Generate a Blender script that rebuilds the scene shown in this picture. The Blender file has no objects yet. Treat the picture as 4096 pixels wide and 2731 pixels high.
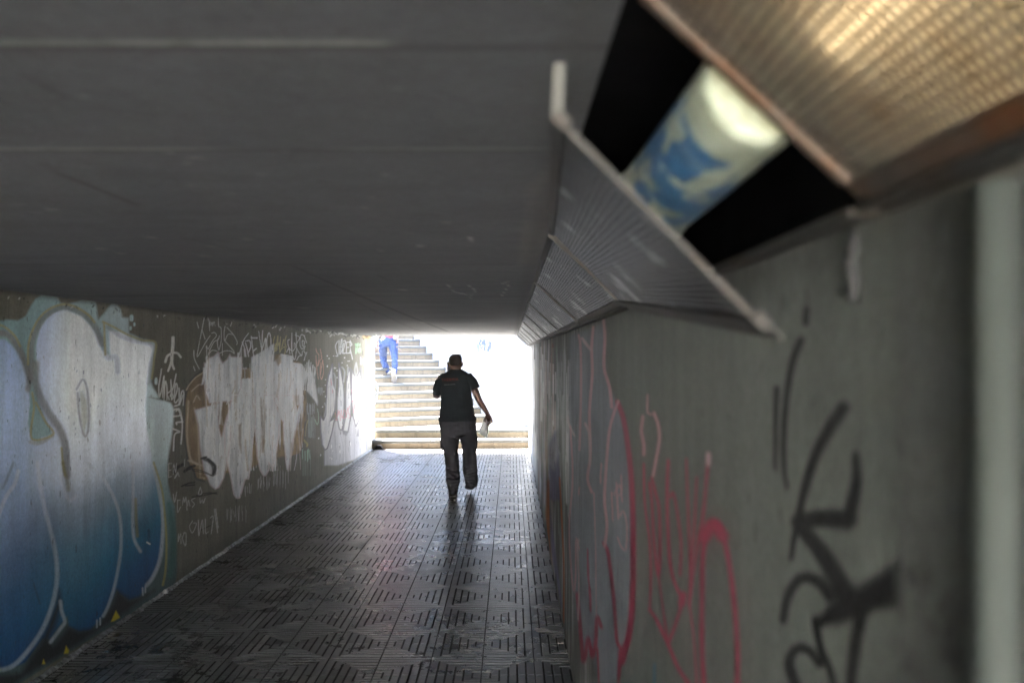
import bpy, bmesh, math, random
import numpy as np
from mathutils import Vector, Matrix, noise as mnoise
from mathutils.bvhtree import BVHTree

random.seed(7)
rng = np.random.default_rng(11)
SC = bpy.context.scene
COL = SC.collection

# ------------------------------------------------------------------ camera, world, sun, exposure
EYE = 1.75                      # camera height above the tunnel floor
FOC, VX, VY = 3982.2, 2046.0, 1412.0   # focal length and vanishing point in pixels of the 4096 wide photograph
cam_d = bpy.data.cameras.new('camera')
cam = bpy.data.objects.new('camera', cam_d)
COL.objects.link(cam)
cam.location = (0, 0, EYE)
cam.rotation_euler = (math.radians(90), 0, 0)
cam_d.lens, cam_d.sensor_width = 35.0, 36.0
cam_d.shift_x, cam_d.shift_y = 2.0 / 4096, 46.5 / 4096
cam_d.clip_start, cam_d.clip_end = 0.02, 2000
cam_d.dof.use_dof = True
cam_d.dof.focus_distance = 11.0
cam_d.dof.aperture_fstop = 3.5
SC.camera = cam

SUN_EL, SUN_AZ = math.radians(67), math.radians(-30)     # azimuth measured from +Y, negative to the left
w = bpy.data.worlds.new('World')
SC.world = w
w.use_nodes = True
nt = w.node_tree
sky = nt.nodes.new('ShaderNodeTexSky')
sky.sky_type = 'NISHITA'
sky.sun_disc = False
sky.sun_elevation, sky.sun_rotation = SUN_EL, SUN_AZ
nt.links.new(sky.outputs[0], nt.nodes['Background'].inputs[0])
nt.nodes['Background'].inputs[1].default_value = 0.06
sun_d = bpy.data.lights.new('sun', 'SUN')
sun_d.energy, sun_d.angle, sun_d.color = 5.0, math.radians(0.5), (1.0, 0.95, 0.88)
sun = bpy.data.objects.new('sun', sun_d)
COL.objects.link(sun)
sdir = Vector((math.sin(SUN_AZ) * math.cos(SUN_EL), math.cos(SUN_AZ) * math.cos(SUN_EL), math.sin(SUN_EL)))
sun.rotation_euler = sdir.to_track_quat('Z', 'Y').to_euler()
sun.location = (0, 0, 30)
SC.view_settings.view_transform = 'Standard'
SC.view_settings.look = 'None'
SC.view_settings.exposure = 7.0
SC.view_settings.gamma = 1.0
SC.cycles.max_bounces = 14
SC.cycles.diffuse_bounces = 10
SC.cycles.glossy_bounces = 6
SC.cycles.use_denoising = True
SC.cycles.sample_clamp_indirect = 8.0

# ------------------------------------------------------------------ dimensions
XL, XR = -2.54, 0.33           # faces of the two tunnel walls
ZC = 2.065                     # underside of the ceiling
YEND = 18.2                    # tunnel mouth
YBACK, YOPEN = -16.5, -4.5
RISE, GO = 0.159, 0.296
TH = math.radians(33.5)
NOSE = Vector((math.cos(TH), math.sin(TH), 0))       # along the noses of the upper flight, to the right
UPW = Vector((-math.sin(TH), math.cos(TH), 0))       # walking direction up the flight

def px(sx, sy, d):
    """photo pixel at depth d -> point in the scene"""
    return Vector(((sx - VX) * d / FOC, d, EYE - (sy - VY) * d / FOC))

# ------------------------------------------------------------------ mesh helpers
class MB:
    def __init__(s):
        s.v, s.f = [], []
    def add(s, vs, fs):
        b = len(s.v)
        s.v += [tuple(p) for p in vs]
        s.f += [tuple(b + i for i in f) for f in fs]
        return s
    def box(s, x0, x1, y0, y1, z0, z1, M=None):
        vs = [Vector((x, y, z)) for z in (z0, z1) for y in (y0, y1) for x in (x0, x1)]
        if M is not None:
            vs = [M @ p for p in vs]
        return s.add(vs, [(0, 2, 3, 1), (4, 5, 7, 6), (0, 1, 5, 4), (2, 6, 7, 3), (0, 4, 6, 2), (1, 3, 7, 5)])
    def prism(s, poly, z0, z1):
        n = len(poly)
        vs = [(p[0], p[1], z0) for p in poly] + [(p[0], p[1], z1) for p in poly]
        fs = [tuple(range(n - 1, -1, -1)), tuple(range(n, 2 * n))]
        fs += [(i, (i + 1) % n, n + (i + 1) % n, n + i) for i in range(n)]
        return s.add(vs, fs)
    def loft(s, rings, n=16, ref=(0, 1, 0), cap=True):
        """rings: (centre, half width, half depth); rings stand square to the path"""
        ref = Vector(ref)
        cs = [Vector(r[0]) for r in rings]
        vs = []
        for i, r in enumerate(rings):
            t = (cs[min(i + 1, len(cs) - 1)] - cs[max(i - 1, 0)]).normalized()
            a = t.cross(ref)
            a = a.normalized() if a.length > 1e-4 else Vector((1, 0, 0))
            b = a.cross(t).normalized()
            for k in range(n):
                q = 2 * math.pi * k / n
                vs.append(cs[i] + a * (r[1] * math.cos(q)) + b * (r[2] * math.sin(q)))
        m = len(rings)
        fs = [(i * n + k, i * n + (k + 1) % n, (i + 1) * n + (k + 1) % n, (i + 1) * n + k) for i in range(m - 1) for k in range(n)]
        if cap:
            vs += [cs[0], cs[-1]]
            fs += [(m * n, (k + 1) % n, k) for k in range(n)]
            fs += [(m * n + 1, (m - 1) * n + k, (m - 1) * n + (k + 1) % n) for k in range(n)]
        return s.add(vs, fs)
    def tube(s, pts, r, n=10, r2=None):
        m = len(pts)
        return s.loft([(p, r + ((r2 or r) - r) * i / max(1, m - 1),) * 1 + (r + ((r2 or r) - r) * i / max(1, m - 1),) for i, p in enumerate(pts)], n, (0.13, 0.21, 0.97))
    def ball(s, c, rx, ry, rz, n=14, m=9):
        c = Vector(c)
        vs = [c + Vector((0, 0, rz))]
        for i in range(1, m):
            a = math.pi * i / m
            vs += [c + Vector((rx * math.sin(a) * math.cos(2 * math.pi * k / n), ry * math.sin(a) * math.sin(2 * math.pi * k / n), rz * math.cos(a))) for k in range(n)]
        vs.append(c - Vector((0, 0, rz)))
        fs = [(0, 1 + k, 1 + (k + 1) % n) for k in range(n)]
        for i in range(m - 2):
            fs += [(1 + i * n + k, 1 + (i + 1) * n + k, 1 + (i + 1) * n + (k + 1) % n, 1 + i * n + (k + 1) % n) for k in range(n)]
        e = len(vs) - 1
        fs += [(e, 1 + (m - 2) * n + (k + 1) % n, 1 + (m - 2) * n + k) for k in range(n)]
        return s.add(vs, fs)
    def build(s, name, mat, parent=None, smooth=False, bevel=0, recalc=True):
        me = bpy.data.meshes.new(name)
        me.from_pydata(s.v, [], s.f)
        if recalc or bevel:
            bm = bmesh.new()
            bm.from_mesh(me)
            bmesh.ops.recalc_face_normals(bm, faces=bm.faces)
            if bevel:
                bmesh.ops.bevel(bm, geom=list(bm.edges), offset=bevel, segments=2, affect='EDGES', profile=0.6)
            bm.to_mesh(me)
            bm.free()
        return link(name, me, mat, parent, smooth)

def link(name, me, mat, parent=None, smooth=False):
    if mat is not None and not me.materials:
        me.materials.append(mat)
    if smooth:
        me.polygons.foreach_set('use_smooth', np.ones(len(me.polygons), dtype=bool))
    o = bpy.data.objects.new(name, me)
    COL.objects.link(o)
    if parent is not None:
        o.parent = parent
    return o

def tag(o, label=None, cat=None, group=None, kind=None):
    if label: o['label'] = label
    if cat: o['category'] = cat
    if group: o['group'] = group
    if kind: o['kind'] = kind
    return o

def empty(name, loc, label, cat, group=None):
    o = bpy.data.objects.new(name, None)
    COL.objects.link(o)
    o.location = loc
    o.empty_display_size = 0.1
    return tag(o, label, cat, group)

def shift(mb, loc):
    l = Vector(loc)
    mb.v = [tuple(Vector(p) - l) for p in mb.v]
    return mb

def fuse(mb, name, mat, parent, voxel, smooth=4, wrinkle=None):
    """join overlapping closed lofts into one continuous skin"""
    tmp = mb.build(name + '_raw', mat)
    r = tmp.modifiers.new('r', 'REMESH')
    r.mode, r.voxel_size = 'VOXEL', voxel
    if smooth:
        m = tmp.modifiers.new('s', 'SMOOTH')
        m.factor, m.iterations = 0.5, smooth
    dg = bpy.context.evaluated_depsgraph_get()
    me = bpy.data.meshes.new_from_object(tmp.evaluated_get(dg))
    bpy.data.objects.remove(tmp)
    me.name = name
    if wrinkle:
        nv = len(me.vertices)
        co = np.empty(nv * 3); me.vertices.foreach_get('co', co); co = co.reshape(-1, 3)
        no = np.array([v.normal[:] for v in me.vertices])
        d = np.array([wrinkle(Vector(p)) for p in co])
        co = co + no * d[:, None]
        me.vertices.foreach_set('co', co.ravel())
        me.update()
    me.materials.clear()
    return link(name, me, mat, parent, True)

# ------------------------------------------------------------------ materials
def mat_base(name):
    m = bpy.data.materials.new(name)
    m.use_nodes = True
    n = m.node_tree
    return m, n, n.nodes['Principled BSDF'], n.links.new

def nd(n, t, **kw):
    x = n.nodes.new('ShaderNode' + t)
    for k, v in kw.items():
        if k[0] == 'i' and k[1:].isdigit():
            x.inputs[int(k[1:])].default_value = v
        else:
            setattr(x, k, v)
    return x

def noise_tex(n, L, scale, detail=4, rough=0.6, vec=None, stretch=(1, 1, 1), coord='Object'):
    tc = nd(n, 'TexCoord')
    mp = nd(n, 'Mapping')
    mp.inputs['Scale'].default_value = stretch
    L(tc.outputs[coord], mp.inputs[0])
    t = nd(n, 'TexNoise')
    t.inputs['Scale'].default_value = scale
    t.inputs['Detail'].default_value = detail
    t.inputs['Roughness'].default_value = rough
    L(mp.outputs[0], t.inputs['Vector'])
    return t

def ramp(n, L, src, stops):
    r = nd(n, 'ValToRGB')
    e = r.color_ramp.elements
    while len(e) < len(stops):
        e.new(0.5)
    for i, (p, c) in enumerate(stops):
        e[i].position = p
        e[i].color = (c, c, c, 1) if not isinstance(c, tuple) else (*c, 1)
    L(src, r.inputs[0])
    return r

def mixc(n, L, a, b, fac=1.0, mode='MIX'):
    x = nd(n, 'MixRGB', blend_type=mode)
    for i, s in ((0, fac), (1, a), (2, b)):
        if hasattr(s, 'links') or hasattr(s, 'is_output'):
            L(s, x.inputs[i])
        elif isinstance(s, (int, float)):
            x.inputs[i].default_value = s if i == 0 else (s, s, s, 1)
        else:
            x.inputs[i].default_value = (*s, 1)
    return x

def bump(n, L, bs, src, strength, dist, prev=None):
    b = nd(n, 'Bump')
    b.inputs['Strength'].default_value = strength
    b.inputs['Distance'].default_value = dist
    L(src, b.inputs['Height'])
    if prev is not None:
        L(prev.outputs[0], b.inputs['Normal'])
    L(b.outputs[0], bs.inputs['Normal'])
    return b

def simple(name, col, rough=0.6, metal=0.0, var=0.25, scale=8, bstr=0.0, bdist=0.002, bscale=60, stretch=(1, 1, 1), col2=None):
    m, n, bs, L = mat_base(name)
    t = noise_tex(n, L, scale, 5, 0.6, stretch=stretch)
    lo = tuple(c * (1 - var) for c in col) if col2 is None else col2
    r = ramp(n, L, t.outputs[0], [(0.3, lo), (0.7, tuple(min(1, c * (1 + var * 0.5)) for c in col))])
    L(r.outputs[0], bs.inputs['Base Color'])
    bs.inputs['Roughness'].default_value = rough
    bs.inputs['Metallic'].default_value = metal
    if bstr:
        b = noise_tex(n, L, bscale, 3, 0.6, stretch=stretch)
        bump(n, L, bs, b.outputs[0], bstr, bdist)
    return m

def painted(name, rough=0.8, stip=0.5, streak=0.35, pits=0.5):
    """concrete that carries paint: colour and gloss are stored on the wall's own points"""
    m, n, bs, L = mat_base(name)
    a = nd(n, 'Attribute', attribute_name='paint')
    big = noise_tex(n, L, 1.7, 6, 0.65)
    st = noise_tex(n, L, 9, 5, 0.7, stretch=(1, 1, 0.12))
    fine = noise_tex(n, L, 55, 4, 0.7)
    r1 = ramp(n, L, big.outputs[0], [(0.3, 0.78), (0.72, 1.1)])
    r2 = ramp(n, L, st.outputs[0], [(0.28, 1 - streak), (0.6, 1.05)])
    r3 = ramp(n, L, fine.outputs[0], [(0.3, 0.8), (0.65, 1.08)])
    c = mixc(n, L, a.outputs['Color'], r1.outputs[0], 1, 'MULTIPLY')
    c = mixc(n, L, c.outputs[0], r2.outputs[0], 1, 'MULTIPLY')
    c = mixc(n, L, c.outputs[0], r3.outputs[0], 1, 'MULTIPLY')
    # blow holes of the cast concrete
    ph = noise_tex(n, L, 24, 2, 0.5, stretch=(1, 1, 0.45))
    pm = ramp(n, L, ph.outputs[0], [(0.27, pits), (0.31, 0.0)])
    c = mixc(n, L, c.outputs[0], (0.03, 0.03, 0.028), pm.outputs[0])
    L(c.outputs[0], bs.inputs['Base Color'])
    mr = nd(n, 'MapRange'); mr.inputs['To Min'].default_value = rough; mr.inputs['To Max'].default_value = 0.32
    L(a.outputs['Alpha'], mr.inputs[0]); L(mr.outputs[0], bs.inputs['Roughness'])
    mm = nd(n, 'Math', operation='MULTIPLY'); mm.inputs[1].default_value = 0.35
    L(a.outputs['Alpha'], mm.inputs[0]); L(mm.outputs[0], bs.inputs['Metallic'])
    s1 = noise_tex(n, L, 75, 3, 0.65, stretch=(1, 1, 0.6))
    b1 = bump(n, L, bs, s1.outputs[0], stip, 0.009)
    b2 = bump(n, L, bs, ph.outputs[0], 0.25, 0.004, b1)
    return m

M = {}
M['wall'] = painted('painted_concrete', stip=0.6, streak=0.22)
M['ceil'] = painted('grey_painted_ceiling', 0.75, 0.3, 0.12, 0.25)
M['white_wall'] = painted('white_rendered_wall', 0.9, 0.3, 0.1, 0.2)
M['stone'] = None
# ------------------------------------------------------------------ paint on walls: strokes are laid on the wall's own points
def vnoise(u, v, seed=0):
    """smooth value noise on arrays"""
    r = np.random.default_rng(seed).random((64, 64))
    i, j = np.floor(u).astype(int), np.floor(v).astype(int)
    fu, fv = u - i, v - j
    fu, fv = fu * fu * (3 - 2 * fu), fv * fv * (3 - 2 * fv)
    g = lambda a, b: r[a % 64, b % 64]
    return (g(i, j) * (1 - fu) + g(i + 1, j) * fu) * (1 - fv) + (g(i, j + 1) * (1 - fu) + g(i + 1, j + 1) * fu) * fv

def catmull(pts, k=6):
    p = [np.array(q, float) for q in pts]
    if len(p) < 3:
        return np.array(p)
    p = [2 * p[0] - p[1]] + p + [2 * p[-1] - p[-2]]
    out = []
    for i in range(1, len(p) - 2):
        for t in np.linspace(0, 1, k, endpoint=False):
            a, b, c, d = p[i - 1:i + 3]
            out.append(0.5 * (2 * b + (c - a) * t + (2 * a - 5 * b + 4 * c - d) * t * t + (3 * b - a - 3 * c + d) * t ** 3))
    out.append(p[-2])
    return np.array(out)

class Canvas:
    def __init__(s, P, base, along):
        s.P = P
        s.shape = P.shape[:2]
        d = np.maximum(P[..., 1], 0.3)
        s.X = VX + FOC * P[..., 0] / d
        s.Y = VY - FOC * (P[..., 2] - EYE) / d
        back = P[..., 1] < 0.3
        s.X[back] = 1e6; s.Y[back] = 1e6
        s.u = along                                # metres along the wall
        s.Z = P[..., 2]
        s.C = np.empty((*s.shape, 4))
        s.C[..., :3] = base
        s.C[..., 3] = 0
        s.dry = vnoise(s.u * 46, s.Z * 11, 3) * 0.6 + vnoise(s.u * 120, s.Z * 60, 4) * 0.4
    def window(s, x0, x1, y0, y1):
        m = (s.X > x0) & (s.X < x1) & (s.Y > y0) & (s.Y < y1)
        i = np.flatnonzero(m.any(1)); j = np.flatnonzero(m.any(0))
        if len(i) == 0:
            return None
        return slice(i[0], i[-1] + 1), slice(j[0], j[-1] + 1)
    def lay(s, w, a, col, gloss):
        C = s.C[w]
        if callable(col):
            col = col(s.X[w], s.Y[w], s.Z[w], s.u[w])
        C[..., :3] = C[..., :3] * (1 - a[..., None]) + np.asarray(col) * a[..., None]
        if gloss is not None:
            C[..., 3] = C[..., 3] * (1 - a) + gloss * a
    def stroke(s, pts, wd, col, a=1.0, soft=0.5, gloss=0.0, w1=None, dry=0.0, sm=True, taper=False):
        p = catmull(pts) if sm else np.array(pts, float)
        w1 = wd if w1 is None else w1
        R = max(wd, w1) * (0.5 + soft)
        w = s.window(p[:, 0].min() - R, p[:, 0].max() + R, p[:, 1].min() - R, p[:, 1].max() + R)
        if w is None:
            return
        X, Y = s.X[w], s.Y[w]
        A = np.zeros(X.shape)
        n = len(p) - 1
        for k in range(n):
            a0, b0 = p[k], p[k + 1]
            d = b0 - a0
            L2 = max(d @ d, 1e-9)
            ii = np.flatnonzero(((X[:, 0:1] * 0 + 1) * 1)[:, 0] > 0)
            t = np.clip(((X - a0[0]) * d[0] + (Y - a0[1]) * d[1]) / L2, 0, 1)
            dist = np.hypot(X - a0[0] - t * d[0], Y - a0[1] - t * d[1])
            tt = (k + t) / n
            ww = (wd + (w1 - wd) * tt) * 0.5
            if taper:
                ww = ww * (0.25 + 0.75 * np.sin(np.pi * np.clip(tt, 0.02, 0.98)) ** 0.6)
            q = np.clip((ww * (1 + soft) - dist) / (ww * soft * 2 + 1e-6), 0, 1)
            np.maximum(A, q, out=A)
        A = A * A * (3 - 2 * A) * a
        if dry:
            A = A * np.clip((s.dry[w] - dry * 0.75) / 0.25 + 0.6, 0, 1)
        s.lay(w, A, col, gloss)
    def poly(s, pts, col, a=1.0, feather=4, gloss=0.0, dry=0.0, sm=False):
        p = np.array(pts, float)
        if sm:
            p = catmull(list(pts) + [pts[0]])[:-1]
        w = s.window(p[:, 0].min() - feather, p[:, 0].max() + feather, p[:, 1].min() - feather, p[:, 1].max() + feather)
        if w is None:
            return
        X, Y = s.X[w], s.Y[w]
        ins = np.zeros(X.shape, bool)
        dist = np.full(X.shape, 1e9)
        for k in range(len(p)):
            a0, b0 = p[k], p[(k + 1) % len(p)]
            d = b0 - a0
            c = (a0[1] > Y) != (b0[1] > Y)
            ins ^= c & (X < d[0] * (Y - a0[1]) / (d[1] if abs(d[1]) > 1e-9 else 1e-9) + a0[0])
            t = np.clip(((X - a0[0]) * d[0] + (Y - a0[1]) * d[1]) / max(d @ d, 1e-9), 0, 1)
            np.minimum(dist, np.hypot(X - a0[0] - t * d[0], Y - a0[1] - t * d[1]), out=dist)
        sd = np.where(ins, dist, -dist)
        A = np.clip(sd / feather * 0.5 + 0.5, 0, 1) * a
        if dry:
            A = A * np.clip((s.dry[w] - dry * 0.75) / 0.25 + 0.6, 0, 1)
        s.lay(w, A, col, gloss)
    def mask(s, A, col, gloss=None):
        s.lay((slice(None), slice(None)), A, col, gloss)
    def build(s, name, mat, parent=None, extra=None, ecol=(0.2, 0.2, 0.2)):
        nc, nr = s.shape
        V = s.P.reshape(-1, 3)
        i = np.arange(nc * nr).reshape(nc, nr)
        F = np.stack([i[:-1, :-1], i[1:, :-1], i[1:, 1:], i[:-1, 1:]], -1).reshape(-1, 4)
        C = s.C.reshape(-1, 4)
        if extra is not None:
            F = np.concatenate([F, np.array([[x + len(V) for x in f] for f in extra.f])])
            V = np.concatenate([V, np.array(extra.v)])
            e = np.zeros((len(extra.v), 4)); e[:, :3] = ecol
            C = np.concatenate([C, e])
        me = bpy.data.meshes.new(name)
        me.vertices.add(len(V)); me.loops.add(F.size); me.polygons.add(len(F))
        me.vertices.foreach_set('co', V.ravel())
        me.loops.foreach_set('vertex_index', F.ravel().astype(np.int32))
        me.polygons.foreach_set('loop_start', (np.arange(len(F)) * 4).astype(np.int32))
        me.update(calc_edges=True)
        at = me.color_attributes.new('paint', 'FLOAT_COLOR', 'POINT')
        at.data.foreach_set('color', C.ravel().astype(np.float32))
        return link(name, me, mat, parent)

def zoomer(x0, y0, k):
    return lambda *pts: [(x0 + p[0] / k, y0 + p[1] / k) for p in pts]
z1, z2 = zoomer(0, 1100, 0.961), zoomer(500, 1200, 1.568)
z6, z7 = zoomer(2050, 1250, 1.0589), zoomer(2900, 1200, 1.0243)
c1, c2, c3 = zoomer(580, 1220, 3.919), zoomer(900, 1220, 3.919), zoomer(1220, 1320, 2.9035)
c4, c5, c6 = zoomer(580, 1580, 2.529), zoomer(930, 1580, 3.733), zoomer(2080, 1300, 2.2402)
c7, c8 = zoomer(0, 1150, 2.0907), zoomer(0, 1850, 1.7799)
z3 = zoomer(1850, 1320, 4.612)
zv = zoomer(0, 0, 2352 / 4096)
R2 = random.Random(5)

def scrib(cv, x0, y0, x1, y1, n, wd, col, a=0.8, dry=0.3, slant=0.0):
    """loose illegible handwriting"""
    for i in range(n):
        lx, rx = x0 + (x1 - x0) * i / n, x0 + (x1 - x0) * (i + 0.85) / n
        ya = y0 + slant * i
        pts = []
        for k in range(R2.randint(3, 5)):
            t = k / 3.5
            pts.append((lx + (rx - lx) * min(1, max(0, R2.random() * 0.6 + t * 0.4)), ya + (y1 - y0) * (R2.random() * 0.35 + (0.65 if k % 2 else 0.0))))
        cv.stroke(pts, wd * R2.uniform(0.7, 1.2), col, a * R2.uniform(0.6, 1), 0.6, dry=dry, sm=R2.random() < 0.7)

# ================================================================== LEFT WALL
sx = np.concatenate([np.linspace(-4200, -260, 60), np.arange(-240, 1490, 2.3)])
yd = (XL * FOC) / (sx - VX)
yd = np.concatenate([np.linspace(YBACK, yd[0] - 0.05, 12), yd[yd < 18.5], [18.5]])
zz = np.linspace(0.0, ZC + 0.02, 470)
P = np.empty((len(yd), len(zz), 3))
P[..., 0] = XL; P[..., 1] = yd[:, None]; P[..., 2] = zz[None]
cv = Canvas(P, (0.140, 0.134, 0.106), P[..., 1].copy())
# board marks of the cast concrete, exit light painted in as a paler far end, dark ragged foot
for k, yj in enumerate(np.arange(4.2, 18.4, 0.83)):
    cv.mask(np.exp(-((cv.u - yj) / 0.006) ** 2) * 0.45, (0.05, 0.05, 0.045))
    cv.mask(((cv.u > yj) & (cv.u < yj + 0.83)) * R2.uniform(0, 0.14), (0.14, 0.134, 0.11))
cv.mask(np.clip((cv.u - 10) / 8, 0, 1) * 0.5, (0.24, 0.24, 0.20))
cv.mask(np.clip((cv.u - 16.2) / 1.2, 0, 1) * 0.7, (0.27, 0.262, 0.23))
n1 = vnoise(cv.u * 3, cv.Z * 3, 8) * 0.6 + vnoise(cv.u * 14, cv.Z * 14, 9) * 0.4
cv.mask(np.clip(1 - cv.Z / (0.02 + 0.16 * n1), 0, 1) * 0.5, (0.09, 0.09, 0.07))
SIL = (0.60, 0.64, 0.70)
DK = (0.012, 0.012, 0.014)

# ---- the big blue and silver piece
TEAL = lambda X, Y, Z, u: np.stack([0.20 + 0.24 * np.clip((u - 5.2) / 2, 0, 1) * np.clip((Z - .5) / .8, 0, 1), 0.33 + 0.20 * np.clip((u - 5.2) / 2, 0, 1) * np.clip((Z - .5) / .8, 0, 1), 0.35 + 0.20 * np.clip((u - 5.2) / 2, 0, 1) * np.clip((Z - .5) / .8, 0, 1)], -1) * (0.30 + 0.70 * np.clip((Z - 0.2) / 0.8, 0, 1))[..., None]
halo = c7((-900, 260), (-500, 120), (-200, 300), (0, 280), (60, 268), (150, 275), (215, 240), (260, 150), (300, 95), (345, 60), (420, 50), (480, 75), (505, 128), (560, 140), (640, 120), (700, 90), (745, 85), (800, 115), (822, 265), (870, 215), (935, 130), (975, 130), (1010, 190), (1022, 250), (1075, 255), (1080, 380), (1180, 428), (1302, 455), (1285, 640), (1262, 790), (1290, 850), (1338, 930))
halo += c4((40, 20), (200, 55), (262, 80), (296, 140), (285, 330), (245, 560), (225, 720), (232, 880), (262, 1030), (300, 1130), (318, 1400), (318, 1568))
halo += c8((1262, 760), (1246, 880), (1000, 1040), (500, 1340), (200, 1530), (-300, 1900), (-1600, 1900))
cv.poly(halo, TEAL, 1, 5, 0.55, sm=False)
def blue(X, Y, Z, u):
    k = np.array([(-9, .006, .05, .13), (0.0, .006, .055, .15), (0.2, .008, .08, .20), (0.42, .02, .14, .25), (0.65, .08, .20, .30), (0.88, .24, .31, .40), (1.12, .48, .53, .60), (1.5, .62, .66, .73), (9, .50, .55, .64)])
    wob = (vnoise(u * 2.2, Z * 1.2, 21) - 0.5) * 0.22 + np.clip((u - 5.9), -1.2, 1.2) * -0.10
    q = Z + wob
    c = np.stack([np.interp(q, k[:, 0], k[:, i]) for i in (1, 2, 3)], -1)
    t = np.clip((5.75 - u) / 0.6, 0, 1)[..., None]  # nearest letter darkened in its colour where reflected light falls off
    return c * (1 - t) + t * (c * np.array((0.42, 0.55, 0.76)))
body = c7((-900, 700), (-400, 480), (-150, 500), (-60, 430), (40, 432), (110, 490), (170, 570), (215, 680), (245, 850), (250, 980), (235, 1130), (262, 1268), (330, 1300), (345, 1250), (440, 1232), (320, 950), (310, 700), (300, 500), (330, 350), (400, 240), (500, 190), (560, 188), (680, 240), (760, 320), (820, 420), (850, 520), (920, 575), (910, 360), (1000, 370), (1110, 430), (1285, 480), (1262, 620), (1235, 800), (1215, 1000), (1230, 1180), (1260, 1350), (1290, 1568))
body += c8((1120, 200), (1150, 350), (1155, 520), (1140, 680), (1100, 800), (1040, 880), (1000, 950), (920, 975), (850, 930), (830, 900), (790, 1000), (730, 1100), (640, 1190), (560, 1198), (490, 1160), (480, 1090), (440, 1140), (360, 1250), (300, 1250), (180, 1420), (80, 1460), (-40, 1470), (-800, 1500), (-1600, 1500))
cv.poly(body, blue, 1, 4, 0.85)
cv.C[..., 3] *= 0.15 + 0.85 * np.clip((cv.Z - 0.5) / 0.55, 0, 1)
# dark pockets along the foot
for q in (((150, 1490), (280, 1300), (340, 1160), (400, 1000), (420, 900), (440, 1000), (400, 1130), (350, 1260), (380, 1300), (490, 1165), (560, 1200), (680, 1170), (800, 1010), (835, 905), (920, 975), (1010, 950), (1100, 905), (900, 1060), (500, 1330), (200, 1510), (-300, 1880), (-700, 1800), (-300, 1560)),):
    cv.poly(c8(*q), DK, 0.95, 14, 0.3)
GR = (0.19, 0.185, 0.19)
def og(pts, wd, col=GR, a=0.95, gl=0.3, soft=0.6, **k):
    cv.stroke(pts, wd, col, a, soft, gl, **k)
og(c7((235, 850), (262, 660), (262, 500), (300, 360), (380, 240), (500, 165), (600, 172), (720, 235), (800, 340), (850, 470)), 24, a=0.7)
og(c7((300, 640), (300, 800), (350, 950), (430, 1080), (500, 1180), (545, 1330), (560, 1568)), 30, a=0.7)
og(c7((-60, 380), (60, 390), (130, 470), (200, 600), (250, 760)), 26, a=0.8)
og(c7((860, 420), (895, 580), (970, 585), (985, 700)), 20, a=0.35)
og(c7((895, 330), (1000, 400), (1100, 440), (1280, 490), (1262, 640), (1240, 800)), 16, a=0.4)
og(c7((640, 850), (690, 770), (725, 830), (742, 1000), (735, 1200), (700, 1230), (660, 1040), (650, 880)), 9, (0.26, 0.26, 0.27), 0.7)
cv.poly(c7((665, 870), (690, 865), (725, 940), (735, 1100), (705, 1220), (680, 1120)), (0.42, 0.43, 0.36), 0.7, 5, 0.5)
og(c7((255, 1290), (330, 1300), (440, 1240)), 14, (0.3, 0.3, 0.28), 0.6)
YE = (0.33, 0.30, 0.14)
for q in (((235, 640), (238, 480), (280, 340), (350, 230), (440, 165), (540, 140), (640, 165), (740, 230), (790, 290)), ((-80, 310), (20, 320), (120, 400), (170, 490)), ((860, 285), (950, 330), (1060, 390), (1190, 440), (1300, 460), (1288, 600), (1270, 760)), ((270, 880), (285, 1000), (265, 1262), (445, 1225), (380, 1120), (300, 960)), ((515, 1340), (530, 1500), (545, 1568)), ((870, 300), (880, 560))):
    cv.stroke(c7(*q), 9, YE, 0.8, 0.8, 0.3)
LT = (0.42, 0.46, 0.52)
for q, wd in ((((130, 60), (105, 150), (45, 240), (0, 350), (-40, 480)), 13), (((268, 0), (285, 150), (320, 330), (370, 520), (400, 680), (405, 830), (375, 1000), (310, 1170), (220, 1310), (110, 1430), (20, 1470), (-60, 1470)), 15), (((620, 0), (740, 120), (820, 270), (855, 400), (862, 560), (850, 700), (815, 880), (770, 1020), (735, 1090)), 11), (((945, 0), (948, 200), (945, 400), (955, 540), (1000, 630)), 11), (((1095, 20), (1140, 220), (1160, 400), (1155, 560), (1135, 700), (1090, 810), (1045, 870)), 13), (((430, 60), (455, 180), (480, 250), (510, 265), (540, 235)), 12), (((430, 985), (440, 1060), (462, 1130), (430, 1180), (360, 1275)), 12), (((690, 1120), (690, 1170)), 6), (((713, 1105), (713, 1150)), 6), (((1015, 890), (1018, 940)), 6), (((1035, 880), (1035, 920)), 6)):
    cv.stroke(c8(*q), wd * 1.15, LT, 0.62, 0.7, 0.4)
for q, wd in ((((95, 0), (60, 90), (20, 180)), 10), (((240, 860), (285, 1000)), 8)):
    cv.stroke(c8(*q), wd, (0.03, 0.03, 0.035), 0.4, 1, 0.2)
cv.stroke(c8((965, 260), (970, 420), (978, 520)), 13, (0.24, 0.19, 0.03), 0.6, 0.9)
cv.stroke(c8((450, 0), (475, 110), (488, 190)), 16, (0.22, 0.20, 0.08), 0.5, 0.9)
cv.stroke(c8((1095, 0), (1150, 180), (1172, 350), (1185, 550), (1180, 750), (1160, 870)), 9, (0.30, 0.27, 0.08), 0.7, 0.8)
cv.stroke(c8((1205, 300), (1235, 560), (1215, 800)), 26, (0.03, 0.13, 0.11), 0.6, 1)
for q in (((300, 1430), (310, 1395), (322, 1430)), ((455, 1358), (470, 1300), (492, 1335), (485, 1355)), ((790, 1130), (825, 1050), (855, 1100), (812, 1125))):
    cv.poly(c8(*q), (0.50, 0.40, 0.02), 0.95, 3)
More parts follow.
